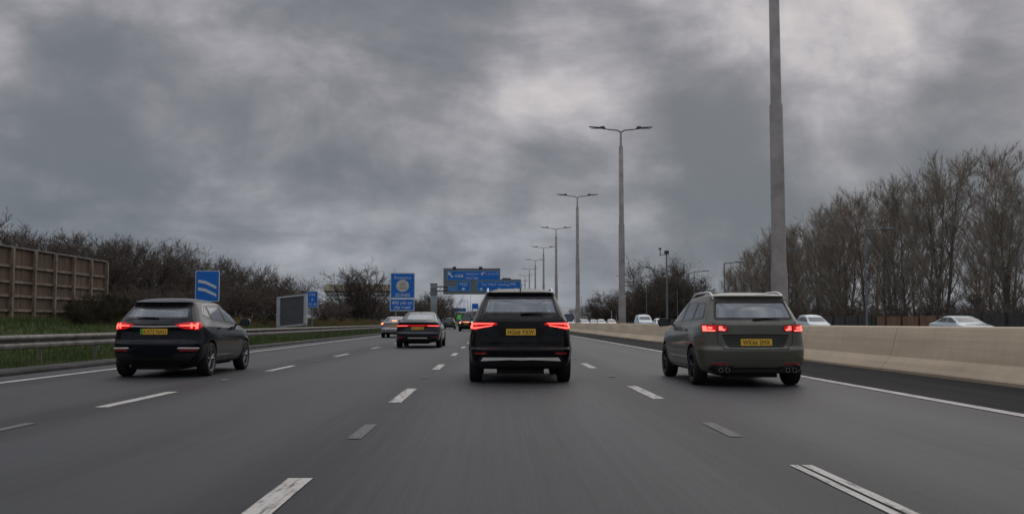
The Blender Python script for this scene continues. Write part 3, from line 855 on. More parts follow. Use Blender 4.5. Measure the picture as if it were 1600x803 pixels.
# red board
s = thing('red_sign', 'small red and white roadside board left of the gantry leg', 'road sign', (-15.2, 225, .6), 0)
for x in (-.6, .6): MB().tube([(x, .08, -.3), (x, .08, 4)], .05, 8).build('post', M_SPOST, s, True)
panel('sign_panel', s, -.95, 2.9, .95, 4.25, .2, .05, m=mat('sign_red', (.50, .05, .02), .5, emit=(1, .1, .03), estr=.12, var=.2, vscale=1))

# cantilever gantry
GX, GY = -12.3, 194
gn_ = thing('sign_gantry', 'grey cantilever gantry carrying blue motorway direction signs over the far lanes', 'gantry', (GX, GY, 0))
m_ = MB(); m_.box((-.62, -.5, -.2), (.62, .5, 6.6)); m_.box((-.78, -.62, 6.6), (.78, .62, 6.75)); m_.box((-.70, -.55, 6.75), (.70, .55, 7.0)); m_.box((-.78, -.62, 7.0), (.78, .62, 7.15)); m_.box((-.66, -.52, 7.15), (.66, .52, 8.65)); m_.box((-.75, -.6, 8.65), (.75, .6, 8.85))
bevelled(m_.build('column', M_SPOST, gn_), .03, 1)
def gx(px): return (px - 773) / 1500 * GY - GX * 1.0
def gz(py): return CAM_H + (503 - py) / 1500 * GY
m_ = MB()
for z in (7.3, 8.2): m_.tube([(.4, .1, z), (17.6, .1, z)], .16, 8)
for k in range(12): m_.tube([(1 + k * 1.3, .1, 7.3), (1.65 + k * 1.3, .1, 8.2)], .06, 6)
m_.build('boom', M_SPOST, gn_)
bk = MB(); bk.extrude_poly([(gx(693), gz(460)), (gx(814), gz(460)), (gx(814), gz(436.6)), (gx(781.5), gz(436.6)), (gx(781.5), gz(419.5)), (gx(693), gz(419.5))], -.25, -.1); bk = fixnormals(bk.build('backing_board', M_SGREY, gn_))
for px in (710, 751): m_ = MB(); m_.box((gx(px) - .35, -.5, gz(419.5)), (gx(px) + .35, -.1, gz(417))); m_.build('floodlight', M_HEAD, gn_)
m_ = MB(); m_.add([(gx(783), -.2, gz(436.6)), (gx(799), -.2, gz(436.6)), (gx(797), -.2, gz(434.6)), (gx(786), -.2, gz(434.4)), (gx(783), 0, gz(436.6)), (gx(799), 0, gz(436.6)), (gx(797), 0, gz(434.6)), (gx(786), 0, gz(434.4))], [(0, 1, 2, 3), (7, 6, 5, 4), (0, 4, 5, 1), (1, 5, 6, 2), (2, 6, 7, 3), (3, 7, 4, 0)]); m_.build('junction_box', M_HEAD, gn_)
M_CY = mat('sign_cyan', (.16, .42, .60), .5, var=.05)
def gp(x0, y0, x1, y1, **k): return panel('sign_panel', gn_, gx(x0), gz(y1), gx(x1), gz(y0), .09, .10, y=-.32, bm_=M_CY, **k)
yt = -.33
p = gp(698.5, 423.5, 780.4, 438.2)
ar = MB(); cx, cz = gx(702.5), gz(428)
ar.extrude_poly([(cx - .30, cz + .30), (cx + .42, cz + .26), (cx + .16, cz + .04), (cx + .78, cz - .62), (cx + .54, cz - .82), (cx - .06, cz - .16), (cx - .30, cz - .40)], yt - .006, yt + .002); fixnormals(ar.build('arrow', M_LBLUE, p))
text('lettering', 'A408', M_LBLUE, p, (gx(717.2), yt, gz(433.6)), .62, width=1.75, bold=.015)
text('lettering', 'Heathrow', M_LBLUE, p, (gx(738), yt, gz(429.6)), .44, width=2.7)
pl_ = MB(); cx, cz = gx(753.5), gz(428); pl_.extrude_poly([(cx - .3, cz - .3), (cx - .05, cz - .22), (cx + .25, cz - .38), (cx + .1, cz - .05), (cx + .38, cz + .3), (cx + .28, cz + .4), (cx - .05, cz + .12), (cx - .38, cz + .25), (cx - .2, cz - .05)], yt - .006, yt + .002); fixnormals(pl_.build('aeroplane_symbol', M_LBLUE, p))
text('lettering', 'T1,2,3 & T5', M_LBLUE, p, (gx(767.5), yt, gz(429.6)), .44, width=2.9)
text('lettering', 'Uxbridge', M_LBLUE, p, (gx(737.5), yt, gz(435.8)), .42, width=2.6)
def down_arrow(p, px, py, sc=1.):
    cx, cz = gx(px), gz(py); m_ = MB(); m_.extrude_poly([(cx - .17 * sc, cz + .28 * sc), (cx + .17 * sc, cz + .28 * sc), (cx + .17 * sc, cz + .08 * sc), (cx + .5 * sc, cz + .08 * sc), (cx, cz - .32 * sc), (cx - .5 * sc, cz + .08 * sc), (cx - .17 * sc, cz + .08 * sc)], yt - .006, yt + .002); fixnormals(m_.build('arrow', M_LBLUE, p))
p = gp(714.2, 439.8, 734.8, 455.4)
text('lettering', 'M25', M_LBLUE, p, (gx(724.5), yt, gz(446.6)), .58, width=1.5); down_arrow(p, 724.3, 451.7)
p = gp(745.6, 439.8, 813.2, 455.2)
text('lettering', 'The WEST, Reading', M_LBLUE, p, (gx(774), yt, gz(446.4)), .46, width=5.6); text('lettering', 'M4', M_LBLUE, p, (gx(801.5), yt, gz(446.4)), .56, width=1.05)
for px in (752, 780, 806): down_arrow(p, px, 451.9, .9)
p = gp(700.6, 448.4, 713.0, 455.0); text('lettering', 'Truck', M_LBLUE, p, (gx(706.8), yt, gz(453.4)), .40, width=1.15)
p = panel('sign_panel', gn_, gx(693.3), gz(454.8), gx(699), gz(448.2), .05, .02, y=-.32, m=M_BLACKPLASTIC, bm_=M_BLACKPLASTIC); text('lettering', '40', M_LBLUE, p, (gx(696.1), yt, gz(452.8)), .32, width=.5)

# farther gantry signs
def far_sign(x0, y0, x1, y1, Y, lab, z_post=True, m=None):
    a = at(x0, y1, Y); b = at(x1, y0, Y)
    s = thing('direction_sign', lab, 'road sign', ((a.x + b.x) / 2, Y, 0))
    w = (b.x - a.x) / 2
    panel('sign_panel', s, -w, a.z, w, b.z, .12, .1, m=m, bm_=m or M_CY)
    for x in (-w * .8, w * .8): MB().tube([(x, .2, 0), (x, .2, b.z - .2)], .12, 6).build('post', M_SPOST, s, True)
    return s
M_FB = mat('far_sign_blue', (.04, .12, .28), .5, var=.1)
far_sign(704.5, 481.3, 728, 486.8, 420, 'wide flat blue sign far down the road left of the middle SUV', m=M_FB)
far_sign(737.5, 474.3, 747.5, 482.5, 330, 'small square blue sign beside the left edge of the middle SUV rear window', m=M_BLUE)
s = far_sign(714.8, 492, 722.4, 498.8, 330, 'tiny bright green board beyond the distant cars left of the middle SUV', m=mat('bright_green', (.06, .48, .05), .5, emit=(.1, .8, .1), estr=.15, var=.1)); s['category'] = 'sign'; s.name = 'green_board'
far_sign(962.5, 480, 970.5, 492.5, 260, 'dull blue-grey sign back in front of the far trees right of the tall lamp post', m=mat('dull_blue', (.05, .075, .095), .6, var=.1))

# ------------------------------------------------------------------ minor poles
def mast(px, py_top, Y, r, lab, cat, arm=None, name='lamp_post', m=None, cctv=False):
    tp = at(px, py_top, Y)
    s = thing(name, lab, cat, (tp.x, Y, 0))
    MB().tube([(0, 0, -.2), (0, 0, tp.z)], [r, r * .6], 8).build('pole', m or M_SPOST, s, True)
    if arm:
        ex = at(arm[0], arm[1], Y); dx = ex.x - tp.x; dz = ex.z - tp.z
        MB().tube([(0, 0, tp.z - .05), (dx * .7, 0, tp.z + dz)], [r * .6, r * .5], 6).build('arm', m or M_SPOST, s)
        m_ = MB(); a, b2 = sorted((dx * .55, dx)); m_.box((a, -.12, tp.z + dz - .04), (b2, .12, tp.z + dz + .07)); bevelled(m_.build('lamp_head', m or M_SPOST, s), .02, 1)
    if cctv:
        m_ = MB(); m_.box((-.35, -.2, tp.z - .6), (.35, .2, tp.z - .1)); m_.tube([(-1.0, 0, tp.z - .9), (-1.0, 0, tp.z + .3)], .07, 6); m_.tube([(-1.0, 0, tp.z - .7), (0, 0, tp.z - .7)], .05, 6); m_.box((-1.25, -.15, tp.z + .1), (-.85, .15, tp.z + .35)); m_.build('camera_head', M_HEAD, s)
    return s
M_FP = mat('far_pole', (.16, .19, .21), .6, var=.15)
mast(1131.5, 411, 110, .11, 'single-armed lamp post at the left end of the poplar row', 'street lamp', (1163, 409.5), m=M_FP)
mast(1084.5, 424.5, 140, .11, 'thin single-armed lamp post just left of the estate roof', 'street lamp', (1108, 423.5), m=M_FP)
mast(1351, 358, 68, .09, 'slim grey lamp post with one arm standing against the poplars', 'street lamp', (1396, 357.5), m=M_FP)
mast(1214, 386, 100, .09, 'slim lamp post hidden close to the very near pole', 'street lamp', (1249, 390.5), m=M_FP)
mast(1041.5, 391, 150, .17, 'grey camera mast above the distant trees left of the estate', 'camera mast', name='camera_mast', m=M_FP, cctv=True)
mast(1068.5, 412, 170, .14, 'dark plain pole beside the distant trees left of the estate', 'pole', name='plain_pole', m=mat('dark_pole', (.04, .04, .045), .6, var=.1))
mast(1010, 449, 160, .07, 'thin pale pole above the pale van roof', 'pole', name='plain_pole', m=M_FP)
mast(1058, 450, 150, .06, 'thin pale pole close left of the dark plain pole', 'pole', name='plain_pole', m=M_FP)
mast(955.5, 485, 220, .12, 'short pale pole with a small cap right of the middle SUV', 'pole', name='plain_pole', m=mat('pale_pole', (.5, .48, .44), .6, var=.1))
mast(908, 464, 300, .12, 'distant thin pole right of the second tallest lamp', 'pole', name='plain_pole', m=M_FP)
fl = [(688.5, 465, 'by the gantry leg'), (719, 472, 'left of the flat blue sign end'), (725, 474, 'just right of the flat blue sign'), (731, 467, 'above the distant gap'), (735.5, 461, 'nearest the small square blue sign')]
for i, (px, py, w) in enumerate(fl): mast(px, py, 380 + i * 12, .11, 'very distant thin lamp mast ' + w, 'mast', name='distant_mast', m=M_FP)

# right boundary fence
rf = thing('boundary_fence', 'low dark weathered fence below the poplar row beyond the far carriageway', 'fence', (31.2, 0, 0))
M_RF = mat('fence_grey', (.055, .05, .047), .9, var=.35, vscale=.8, vstretch=(1, 3, .4))
M_RB = mat('fence_brown', (.20, .12, .07), .9, var=.3, vscale=1.2, vstretch=(1, 3, .4))
for (y0, y1, m_, z) in ((25, 66, M_RF, 1.62), (66, 78, M_RB, 1.52), (78, 170, M_RF, 1.62)):
    q = MB(); y = y0
    while y < y1: q.box((-.03, y, -.1), (0 + rng.uniform(0, .01), y + .235, z + rng.uniform(-.015, .015))); y += .24
    o = q.build('fence_panel', m_, rf)
    if m_ is M_RB: o['label'] = 'brown newer section of fence'
for k in range(48):
    q = MB(); q.box((-.14, 25 + k * 3, -.1), (-.032, 25.12 + k * 3, 1.7)); q.build('post', M_RF, rf)

# hospital-like block
s = thing('office_block', 'long white building with rows of small windows behind the bare tree', 'building', (0, 0, 0))
A = at(508, 466, 420); B = at(612, 444.5, 420); s.location = (A.x, 420, 0)
wd = B.x - A.x; ht = B.z
MB().box((0, 0, 0), (wd, 16, ht - 3.4)).build('wall', mat('block_wall', (.78, .80, .82), .8, var=.05), s)
MB().box((-.3, -.3, ht - 3.4), (wd + .3, 16.3, ht - 2.8)).build('shadow_band', mat('block_shadow', (.06, .065, .07), .8, var=.1), s)  # shadow under the cream roof, put in as a dark solid band
MB().box((-.4, -.4, ht - 2.8), (wd + .4, 16.4, ht)).build('roof', mat('block_cream', (.55, .49, .37), .8, var=.1, vscale=.3), s)
wm = mat('block_window', (.14, .15, .17), .3, var=.2); w0 = None
for r_ in range(4):
    for c_ in range(15):
        if w0 is None: m_ = MB(); m_.box((0, -.06, 0), (1.15, .1, .75)); w0 = m_.build('window', wm, s); q = w0
        else: q = w0.copy(); C.objects.link(q); q.parent = s
        q.location = (.6 + c_ * (wd - 1.2) / 15, 0, ht - 5.0 - r_ * 1.95)

# ------------------------------------------------------------------ bare trees
M_BARK = mat('bark', (.052, .044, .037), .95, var=.4, vscale=5)
M_BARK_P = mat('pale_bark', (.13, .115, .10), .95, var=.4, vscale=5)
M_TWIG = mat('twig_brown', (.20, .175, .145), .95, col2=(.36, .32, .265), vscale=.9)
M_TWIG_D = mat('twig_dark', (.075, .060, .050), .95, col2=(.15, .118, .095), vscale=1.0)
M_TWIG_R = mat('twig_ruddy', (.20, .16, .125), .95, col2=(.36, .29, .23), vscale=.8)
M_BRAMBLE = mat('bramble', (.036, .036, .018), .95, col2=(.085, .065, .035), vscale=1.4)

class Tree:
    def __init__(s, seed): s.r = np.random.RandomState(seed); s.thick = []; s.twig = []
    def branch(s, p, d, ln, r0, nseg, up, wig):
        pts = [p]; q = p.copy(); d = d / np.linalg.norm(d)
        for k in range(nseg):
            d = d + s.r.randn(3) * wig + np.array((0, 0, up)); d /= np.linalg.norm(d)
            q = q + d * ln / nseg; pts.append(q.copy())
        return pts, d
def seg_mesh(segs, sides):
    vs = []; fs = []
    for p0, p1, r0, r1 in segs:
        d = p1 - p0; L = np.linalg.norm(d); d = d / max(L, 1e-6)
        u = np.cross(d, (0, 0, 1) if abs(d[2]) < .9 else (0, 1, 0)); u /= np.linalg.norm(u); w = np.cross(d, u); k = len(vs)
        for (p, r) in ((p0, r0), (p1, r1)):
            for i in range(sides):
                a = 2 * math.pi * i / sides; vs.append(p + (u * math.cos(a) + w * math.sin(a)) * r)
        for i in range(sides): fs.append((k + i, k + (i + 1) % sides, k + sides + (i + 1) % sides, k + sides + i))
    return vs, fs
def twig_mesh(tw, r):
    """thin three-sided spikes"""
    vs = []; fs = []
    for p0, p1, w in tw:
        d = p1 - p0; d = d / max(np.linalg.norm(d), 1e-6); u = np.cross(d, r.randn(3)); u /= np.linalg.norm(u) + 1e-9; v = np.cross(d, u); k = len(vs)
        vs += [p0 + u * w, p0 - u * w * .5 + v * w * .87, p0 - u * w * .5 - v * w * .87, p1]
        fs += [(k, k + 1, k + 3), (k + 1, k + 2, k + 3), (k + 2, k, k + 3)]
    return vs, fs
def rand_perp(r, d):
    u = np.cross(d, r.randn(3)); return u / (np.linalg.norm(u) + 1e-9)
def rot_out(r, d, ang):
    return d * math.cos(ang) + rand_perp(r, d) * math.sin(ang)
def make_tree(seed, H, style):
    T = Tree(seed); r = T.r; th = []; tw = []
    up = np.array((0., 0., 1.))
    if style == 'poplar':
        nst = 1 + (seed % 2)
        for st in range(nst):
            base = np.array((st * .5 - .2, 0, -.2)); d0 = up + np.array(((st - .5) * .12 * (nst > 1), r.randn() * .04, 0))
            Hs = H * (1 - .12 * st)
            pts, _ = T.branch(base, d0, Hs, .2, 12, .05, .04)
            for i in range(12): th.append((pts[i], pts[i + 1], .0115 * H * (1 - i / 12.2) ** .8, .0115 * H * (1 - (i + 1) / 12.2) ** .8))
            nl = 54 if nst == 1 else 34
            for k in range(nl):
                f = .05 + .91 * (k + r.rand()) / nl; i = min(int(f * 12), 11); p = pts[i] + (pts[i + 1] - pts[i]) * (f * 12 - i)
                ln = H * (.11 + .30 * math.sin(math.pi * min(1, (f * .85 + .15))) ** .8) * r.uniform(.7, 1.15)
                ln = min(ln, (H * 1.03 - p[2]) * 1.1 + .3)
                bp, bd = T.branch(p, rot_out(r, up, r.uniform(.45, .95)), ln, .05, 5, .16, .08)
                r0 = .0035 * H * (1.15 - f)
                for i in range(5): th.append((bp[i], bp[i + 1], r0 * (1 - i / 5.5), r0 * (1 - (i + 1) / 5.5)))
                for q in range(11):
                    g = r.uniform(.12, 1.0); i = min(int(g * 5), 4); p2 = bp[i] + (bp[i + 1] - bp[i]) * (g * 5 - i); dd = bp[i + 1] - bp[i]; dd /= np.linalg.norm(dd)
                    l2 = r.uniform(.6, 1.7) * H / 15
                    cp, cd_ = T.branch(p2, rot_out(r, dd, r.uniform(.4, .9)), l2, .02, 3, .18, .12)
                    for i in range(3): tw.append((cp[i], cp[i + 1], .015 * (1.2 - i * .3)))
                    for z in range(12):
                        h = r.uniform(.1, 1); i = min(int(h * 3), 2); p3 = cp[i] + (cp[i + 1] - cp[i]) * (h * 3 - i); d3 = rot_out(r, (cp[i + 1] - cp[i]) / np.linalg.norm(cp[i + 1] - cp[i]), r.uniform(.3, 1.0)) + up * .35
                        tw.append((p3, p3 + d3 / np.linalg.norm(d3) * r.uniform(.3, .95), .0115))
    else:
        ns = {'scrub': 9, 'round': 5, 'low': 12}[style]; spread = {'scrub': .55, 'round': .45, 'low': .9}[style]
        for k in range(ns):
            a = 2 * math.pi * (k + r.rand()) / ns; ang = spread * r.uniform(.2, 1.1)
            d0 = np.array((math.cos(a) * math.sin(ang), math.sin(a) * math.sin(ang), math.cos(ang)))
            ln = H * r.uniform(.7, 1.0); b0 = np.array((math.cos(a) * .06 * H, math.sin(a) * .06 * H, -.15))
            pts, _ = T.branch(b0, d0, ln, .1, 7, .02, .09)
            R0 = .011 * H
            for i in range(7): th.append((pts[i], pts[i + 1], R0 * (1 - i / 7.4), R0 * (1 - (i + 1) / 7.4)))
            for q in range(14):
                f = r.uniform(.05, 1) ** .7; i = min(int(f * 7), 6); p = pts[i] + (pts[i + 1] - pts[i]) * (f * 7 - i); dd = (pts[i + 1] - pts[i]); dd /= np.linalg.norm(dd)
                l1 = H * r.uniform(.16, .38) * (1.1 - f * .4)
                bp, bd = T.branch(p, rot_out(r, dd, r.uniform(.4, 1.1)), l1, .05, 4, .07, .13)
                for i in range(4): th.append((bp[i], bp[i + 1], .0036 * H * (1 - i / 4.5), .0036 * H * (1 - (i + 1) / 4.5)))
                for z in range(7):
                    g = r.uniform(.15, 1); i = min(int(g * 4), 3); p2 = bp[i] + (bp[i + 1] - bp[i]) * (g * 4 - i); d2 = bp[i + 1] - bp[i]; d2 /= np.linalg.norm(d2)
                    cp, cd_ = T.branch(p2, rot_out(r, d2, r.uniform(.35, 1.0)), H * r.uniform(.07, .16), .02, 2, .08, .12)
                    for i in range(2): tw.append((cp[i], cp[i + 1], .011))
                    for y_ in range(7):
                        h = r.uniform(.1, 1); i = min(int(h * 2), 1); p3 = cp[i] + (cp[i + 1] - cp[i]) * (h * 2 - i); d3 = rot_out(r, (cp[i + 1] - cp[i]) / np.linalg.norm(cp[i + 1] - cp[i]), r.uniform(.3, 1.1)) + up * .2
                        tw.append((p3, p3 + d3 / np.linalg.norm(d3) * r.uniform(.03, .085) * H ** .9, .0115))
    v, f = seg_mesh(th, 5); v2, f2 = twig_mesh(tw, r)
    return v, f, v2, f2
def mesh_only(name, v, f, m):
    me = bpy.data.meshes.new(name); me.from_pydata([tuple(x) for x in v], [], f); me.materials.append(m); me.update(); return me
LIB = {}
def tree_kind(key, seed, H, style, twm, wscale=1.):
    v, f, v2, f2 = make_tree(seed, H, style)
    if wscale != 1.:   # distant trees: the same twigs, a little stouter
        pass
    LIB[key] = (mesh_only('trunk', v, f, M_BARK_P if style == 'poplar' else M_BARK), mesh_only('crown', v2, f2, twm), H)
for i in range(5): tree_kind('poplar%d' % i, 11 + i, 15, 'poplar', M_TWIG if i != 3 else M_TWIG_R)
for i in range(4): tree_kind('scrub%d' % i, 31 + i, 6, 'scrub', M_TWIG_D)
for i in range(2): tree_kind('round%d' % i, 51 + i, 9, 'round', M_TWIG_D)
for i in range(2): tree_kind('low%d' % i, 71 + i, 2.4, 'low', M_BRAMBLE)
def put_tree(key, x, y, z, h, name, label, cat, group=None, sx=1.):
    tm, cm, H = LIB[key]; k = h / H
    t = thing(name, label, cat, (x, y, z), rng.uniform(0, 6.28), group); t.scale = (k * sx, k * sx, k)
    a = bpy.data.objects.new('trunk', tm); link(a, t); b = bpy.data.objects.new('crown', cm); link(b, t)
    return t

# poplar row on the right: heights follow the photo's skyline
def hgt(Y):
    pts = [(50, 14.0), (76, 14.6), (84, 15.6), (100, 16.4), (112, 15.8), (120, 15.2), (135, 15.2), (150, 13.2), (160, 11.8), (175, 10)]
    for (a, ha), (b, hb) in zip(pts, pts[1:]):
        if a <= Y <= b: return (ha + (hb - ha) * (Y - a) / (b - a)) * (.86 if Y < 82 else .93)
    return 9.5
words = ['first', 'second', 'third', 'fourth', 'fifth', 'sixth', 'seventh', 'eighth', 'ninth', 'tenth', 'eleventh', 'twelfth', 'thirteenth', 'fourteenth', 'fifteenth', 'sixteenth', 'seventeenth', 'eighteenth', 'nineteenth', 'twentieth', 'twenty-first', 'twenty-second', 'twenty-third', 'twenty-fourth', 'twenty-fifth', 'twenty-sixth', 'twenty-seventh', 'twenty-eighth', 'twenty-ninth', 'thirtieth']
Y = 67; i = 0
while Y < 176:
    put_tree('poplar%d' % (i % 5), 42 + rng.uniform(-1.2, 1.2), Y, -.1, hgt(Y) * rng.uniform(.95, 1.06), 'poplar_tree', 'tall bare poplar, %s from the right end of the row beyond the fence' % words[i], 'tree', 'bare poplars in a row on the right', 1.05)
    Y += rng.uniform(4.2, 5.6); i += 1
# second line, thin, behind
Y = 74; i = 0
while Y < 185:
    put_tree('poplar%d' % ((i + 2) % 5), 49 + rng.uniform(-1.5, 1.5), Y, -.1, hgt(min(Y * .87, 170)) * rng.uniform(.80, .95), 'poplar_tree', 'bare poplar, %s from the right in the line behind the front row' % words[i], 'tree', 'bare poplars behind the front row', 1.1)
    Y += rng.uniform(7, 9.5); i += 1
# scrub at their feet
for i in range(26):
    y = 62 + i * 4.6
    put_tree('scrub%d' % (i % 4), 37 + rng.uniform(-1, 1), y, -.1, rng.uniform(2.2, 3.3), 'bare_shrub', 'dark bare shrub under the poplars, %s from the right behind the fence' % words[i], 'shrub', 'shrubs at the foot of the poplars', 1.5)
# clump right of the tall lamp
for i, (px, py, Yd) in enumerate([(992, 462, 235), (1003, 446, 240), (1016, 438, 228), (1028, 428, 238), (1040, 417, 246), (1052, 417, 236), (1063, 424, 243), (1074, 440, 250), (1086, 462, 262), (1010, 455, 222), (1034, 445, 224), (1057, 448, 226)]):
    a = at(px, py, Yd); put_tree('round%d' % (i % 2) if i % 3 else 'scrub%d' % (i % 4), a.x, Yd, 0, a.z * 1.08, 'bare_tree', 'dark bare tree in the clump left of the estate, %s from its left side' % words[[0, 2, 4, 5, 7, 9, 10, 11, 12 - 1, 3, 6, 8][i] if i != 8 else 12], 'tree', 'clump of trees left of the estate', 1.15)
for i, (px, py, Yd) in enumerate([(934, 478, 340), (941, 468, 335), (950, 461, 330), (958, 460, 332), (966, 463, 328), (975, 472, 330), (984, 478, 320), (925, 486, 345)]):
    a = at(px, py, Yd); put_tree('round%d' % (i % 2), a.x, Yd, 0, a.z * 1.08, 'bare_tree', 'distant brown tree behind the tall lamp post, %s from the left of its group' % words[[1, 2, 3, 4, 5, 6, 7, 0][i]], 'tree', 'far trees behind the tall lamp post', 1.3)

for i, (px, py, Yd) in enumerate([(988, 470, 225), (997, 462, 228), (1008, 455, 232), (1019, 450, 234), (1031, 446, 230), (1043, 442, 236), (1055, 440, 232), (1066, 446, 238), (1077, 456, 244), (1088, 468, 250)]):
    a = at(px, py, Yd); put_tree('scrub%d' % (i % 4), a.x, Yd, -.1, a.z * 1.05, 'bare_shrub', 'dense dark scrub filling the clump left of the estate, %s from the left' % words[i], 'shrub', 'scrub in the clump left of the estate', 1.25)
for i, (px, py, Yd) in enumerate([(928, 486, 322), (938, 480, 325), (947, 470, 322), (957, 468, 324), (967, 470, 320), (977, 478, 318)]):
    a = at(px, py, Yd); put_tree('scrub%d' % (i % 4), a.x, Yd, -.1, a.z * 1.05, 'bare_shrub', 'brown scrub behind the foot of the tall lamp post, %s from the left' % words[i], 'shrub', 'scrub behind the tall lamp post', 1.7)
# left scrub belt
def left_h(px):
    pts = [(-80, 345), (0, 352), (60, 356), (100, 368), (150, 376), (200, 374), (250, 378), (300, 390), (350, 404), (400, 412), (430, 424), (455, 438), (480, 452)]
    for (a, ha), (b, hb) in zip(pts, pts[1:]):
        if a <= px <= b: return ha + (hb - ha) * (px - a) / (b - a)
    return 452
i = 0
for px in list(range(-60, 480, 20)):
    jit = px + rng.uniform(-6, 6); Yd = -20.5 / ((jit - 773) / 1500); Yd *= rng.uniform(1.05, 1.22)
    a = at(jit, left_h(jit) + rng.uniform(-8, 10), Yd); z0 = bank_z(a.x)
    put_tree('scrub%d' % (i % 4), a.x, Yd, z0 - .1, max(2.5, (a.z - z0) * .94), 'bare_shrub', 'dark leafless scrub on the left bank, %s counting from the left edge' % words[i], 'shrub', 'leafless scrub on the left bank', 1.1)
    i += 1
for i, px in enumerate(range(190, 470, 12)):
    Yd = -18.2 / ((px - 773) / 1500); a = at(px, 455 - (px - 190) * .03 + rng.uniform(-12, 12) + max(0, px - 430) * .5, Yd)
    z0 = bank_z(a.x)
    put_tree('scrub%d' % ((i + 1) % 4), a.x, Yd, z0 - .1, max(1.6, (a.z - z0)), 'bare_shrub', 'lower bare shrub in the front of the left scrub, %s from the left' % words[i], 'shrub', 'lower shrubs in front of the scrub', 1.35)
for i, (px, Yd, h) in enumerate([(120, 38, .95), (140, 39.5, 1.25), (158, 41, 1.35), (176, 42, 1.4), (196, 43, 1.3), (400, 62, .9), (425, 66, 1.0), (445, 69, .9), (505, 90, .9), (530, 98, .9), (470, 80, .9), (555, 110, .9)]):
    a = at(px, 500, Yd); put_tree('low%d' % (i % 2), a.x, Yd, bank_z(a.x) - .1, h, 'bramble_bush', 'low tangled brown bramble on the bank, %s from the left' % words[[0, 1, 2, 3, 4, 5, 6, 7, 9, 10, 8, 11][i]], 'bush', 'brambles on the left bank', 1.2)
# tree in front of the office block and scrub beside it
a = at(566, 420, 150); put_tree('round0', a.x - 1.5, 150, 1, a.z - .6, 'bare_tree', 'broad dark bare tree in front of the long white building', 'tree', None, 1.1)
a = at(560, 428, 149); put_tree('scrub0', a.x, 149, 1, a.z - .6, 'bare_shrub', 'dense dark twiggy shrub inside the broad bare tree by the white building', 'shrub', None, 1.0)
a = at(576, 430, 147); put_tree('scrub2', a.x, 147, 1, a.z - .6, 'bare_shrub', 'twiggy shrub to the right within the broad bare tree by the white building', 'shrub', None, 1.0)
a = at(545, 436, 148); put_tree('round1', a.x, 148, 1, a.z - .6, 'bare_tree', 'smaller bare tree leaning left of the broad tree by the white building', 'tree', None, 1.2)
a = at(585, 436, 152); put_tree('round0', a.x, 152, 1, a.z - .6, 'bare_tree', 'smaller bare tree just right of the broad tree by the white building', 'tree', None, 1.2)
for i, px in enumerate(range(498, 680, 9)):
    Yd = 128 + (px - 498) * .5; top = 472 + rng.uniform(-4, 5) + (6 if px > 600 else 0)
    if px > 635: top = 466 + abs(px - 685) * .15
    if px < 506: top = 474
    a = at(px, top, Yd); z0 = 1
    put_tree('scrub%d' % (i % 4), a.x, Yd, z0 - .1, a.z - z0 + .3, 'bare_shrub', 'bare scrub along the verge past the grey board, %s from the left' % words[i], 'shrub', 'scrub past the grey board', 1.7)
for i, px in enumerate([672, 684, 694, 702, 709]):
    Yd = 270 + i * 25; a = at(px, [462, 464, 470, 479, 486][i], Yd)
    put_tree('round%d' % (i % 2), a.x, Yd, .5, a.z * 1.05, 'bare_tree', 'distant bare tree behind the gantry leg, %s from the left' % words[i], 'tree', 'trees behind the gantry leg', 1.6)
# far woodland closing the view: one uncountable mass of twigs
rr = np.random.RandomState(3); tw = []
for k in range(52000):
    if rr.rand() < .45: x = rr.uniform(-75, 40); y = 640 + rr.rand() * 30
    else: x = rr.uniform(38, 300); y = 470 + rr.rand() * 40
    hmax = (9.2 if x < 38 else 8.2) * (.75 + .25 * math.sin(x * .23) * math.sin(x * .071 + 1)) + 1
    z = rr.rand() ** .9 * hmax; p = np.array((x, y, z)); d = np.array((rr.randn() * .45, rr.randn() * .3, 1.)); tw.append((p, p + d * rr.uniform(.8, 2.2), .06))
v, f = twig_mesh(tw, rr); tag(mk('far_woodland', v, f, M_TWIG_D), 'far-off dark bare woodland along the horizon', 'woodland', kind='stuff')

# grass
rr = np.random.RandomState(5); nb = 95000
yy = 13 + (rr.rand(nb) ** 1.7) * 110; xx = -10.15 - rr.rand(nb) ** 1.2 * 7.2
vs = np.zeros((nb * 3, 3)); hh = rr.uniform(.05, .17, nb) * (1 + .6 * (xx < -11.3)); an = rr.rand(nb) * 6.28; ww = rr.uniform(.006, .014, nb) * (1 + yy / 60)
zz0 = np.array([bank_z(x) for x in xx]) + .1 * np.sin(xx * 2.1 + yy * .33) * np.sin(yy * .21 + 1) * np.clip((-11.5 - xx) / 3, 0, 1)
vs[0::3] = np.stack([xx + np.cos(an) * ww, yy + np.sin(an) * ww, zz0 - .02], 1); vs[1::3] = np.stack([xx - np.cos(an) * ww, yy - np.sin(an) * ww, zz0 - .02], 1)
vs[2::3] = np.stack([xx + rr.randn(nb) * .05, yy + rr.randn(nb) * .05, zz0 + hh], 1)
M_GRASS = mat('grass_blades', (.050, .088, .018), .9, col2=(.12, .155, .05), vscale=.6, detail=8)
o = mk('grass', vs, [(3 * i, 3 * i + 1, 3 * i + 2) for i in range(nb)], M_GRASS); tag(o, 'short rough green grass on the left verge', 'grass', kind='stuff')
nb = 26000; yy = 40 + rr.rand(nb) * 90; xx = -14.6 - rr.rand(nb) * 3.6; hh = rr.uniform(.2, .6, nb); an = rr.rand(nb) * 6.28; ww = rr.uniform(.01, .02, nb)
zz0 = np.array([bank_z(x) for x in xx]); vs = np.zeros((nb * 3, 3))
vs[0::3] = np.stack([xx + np.cos(an) * ww, yy + np.sin(an) * ww, zz0 - .05], 1); vs[1::3] = np.stack([xx - np.cos(an) * ww, yy - np.sin(an) * ww, zz0 - .05], 1)
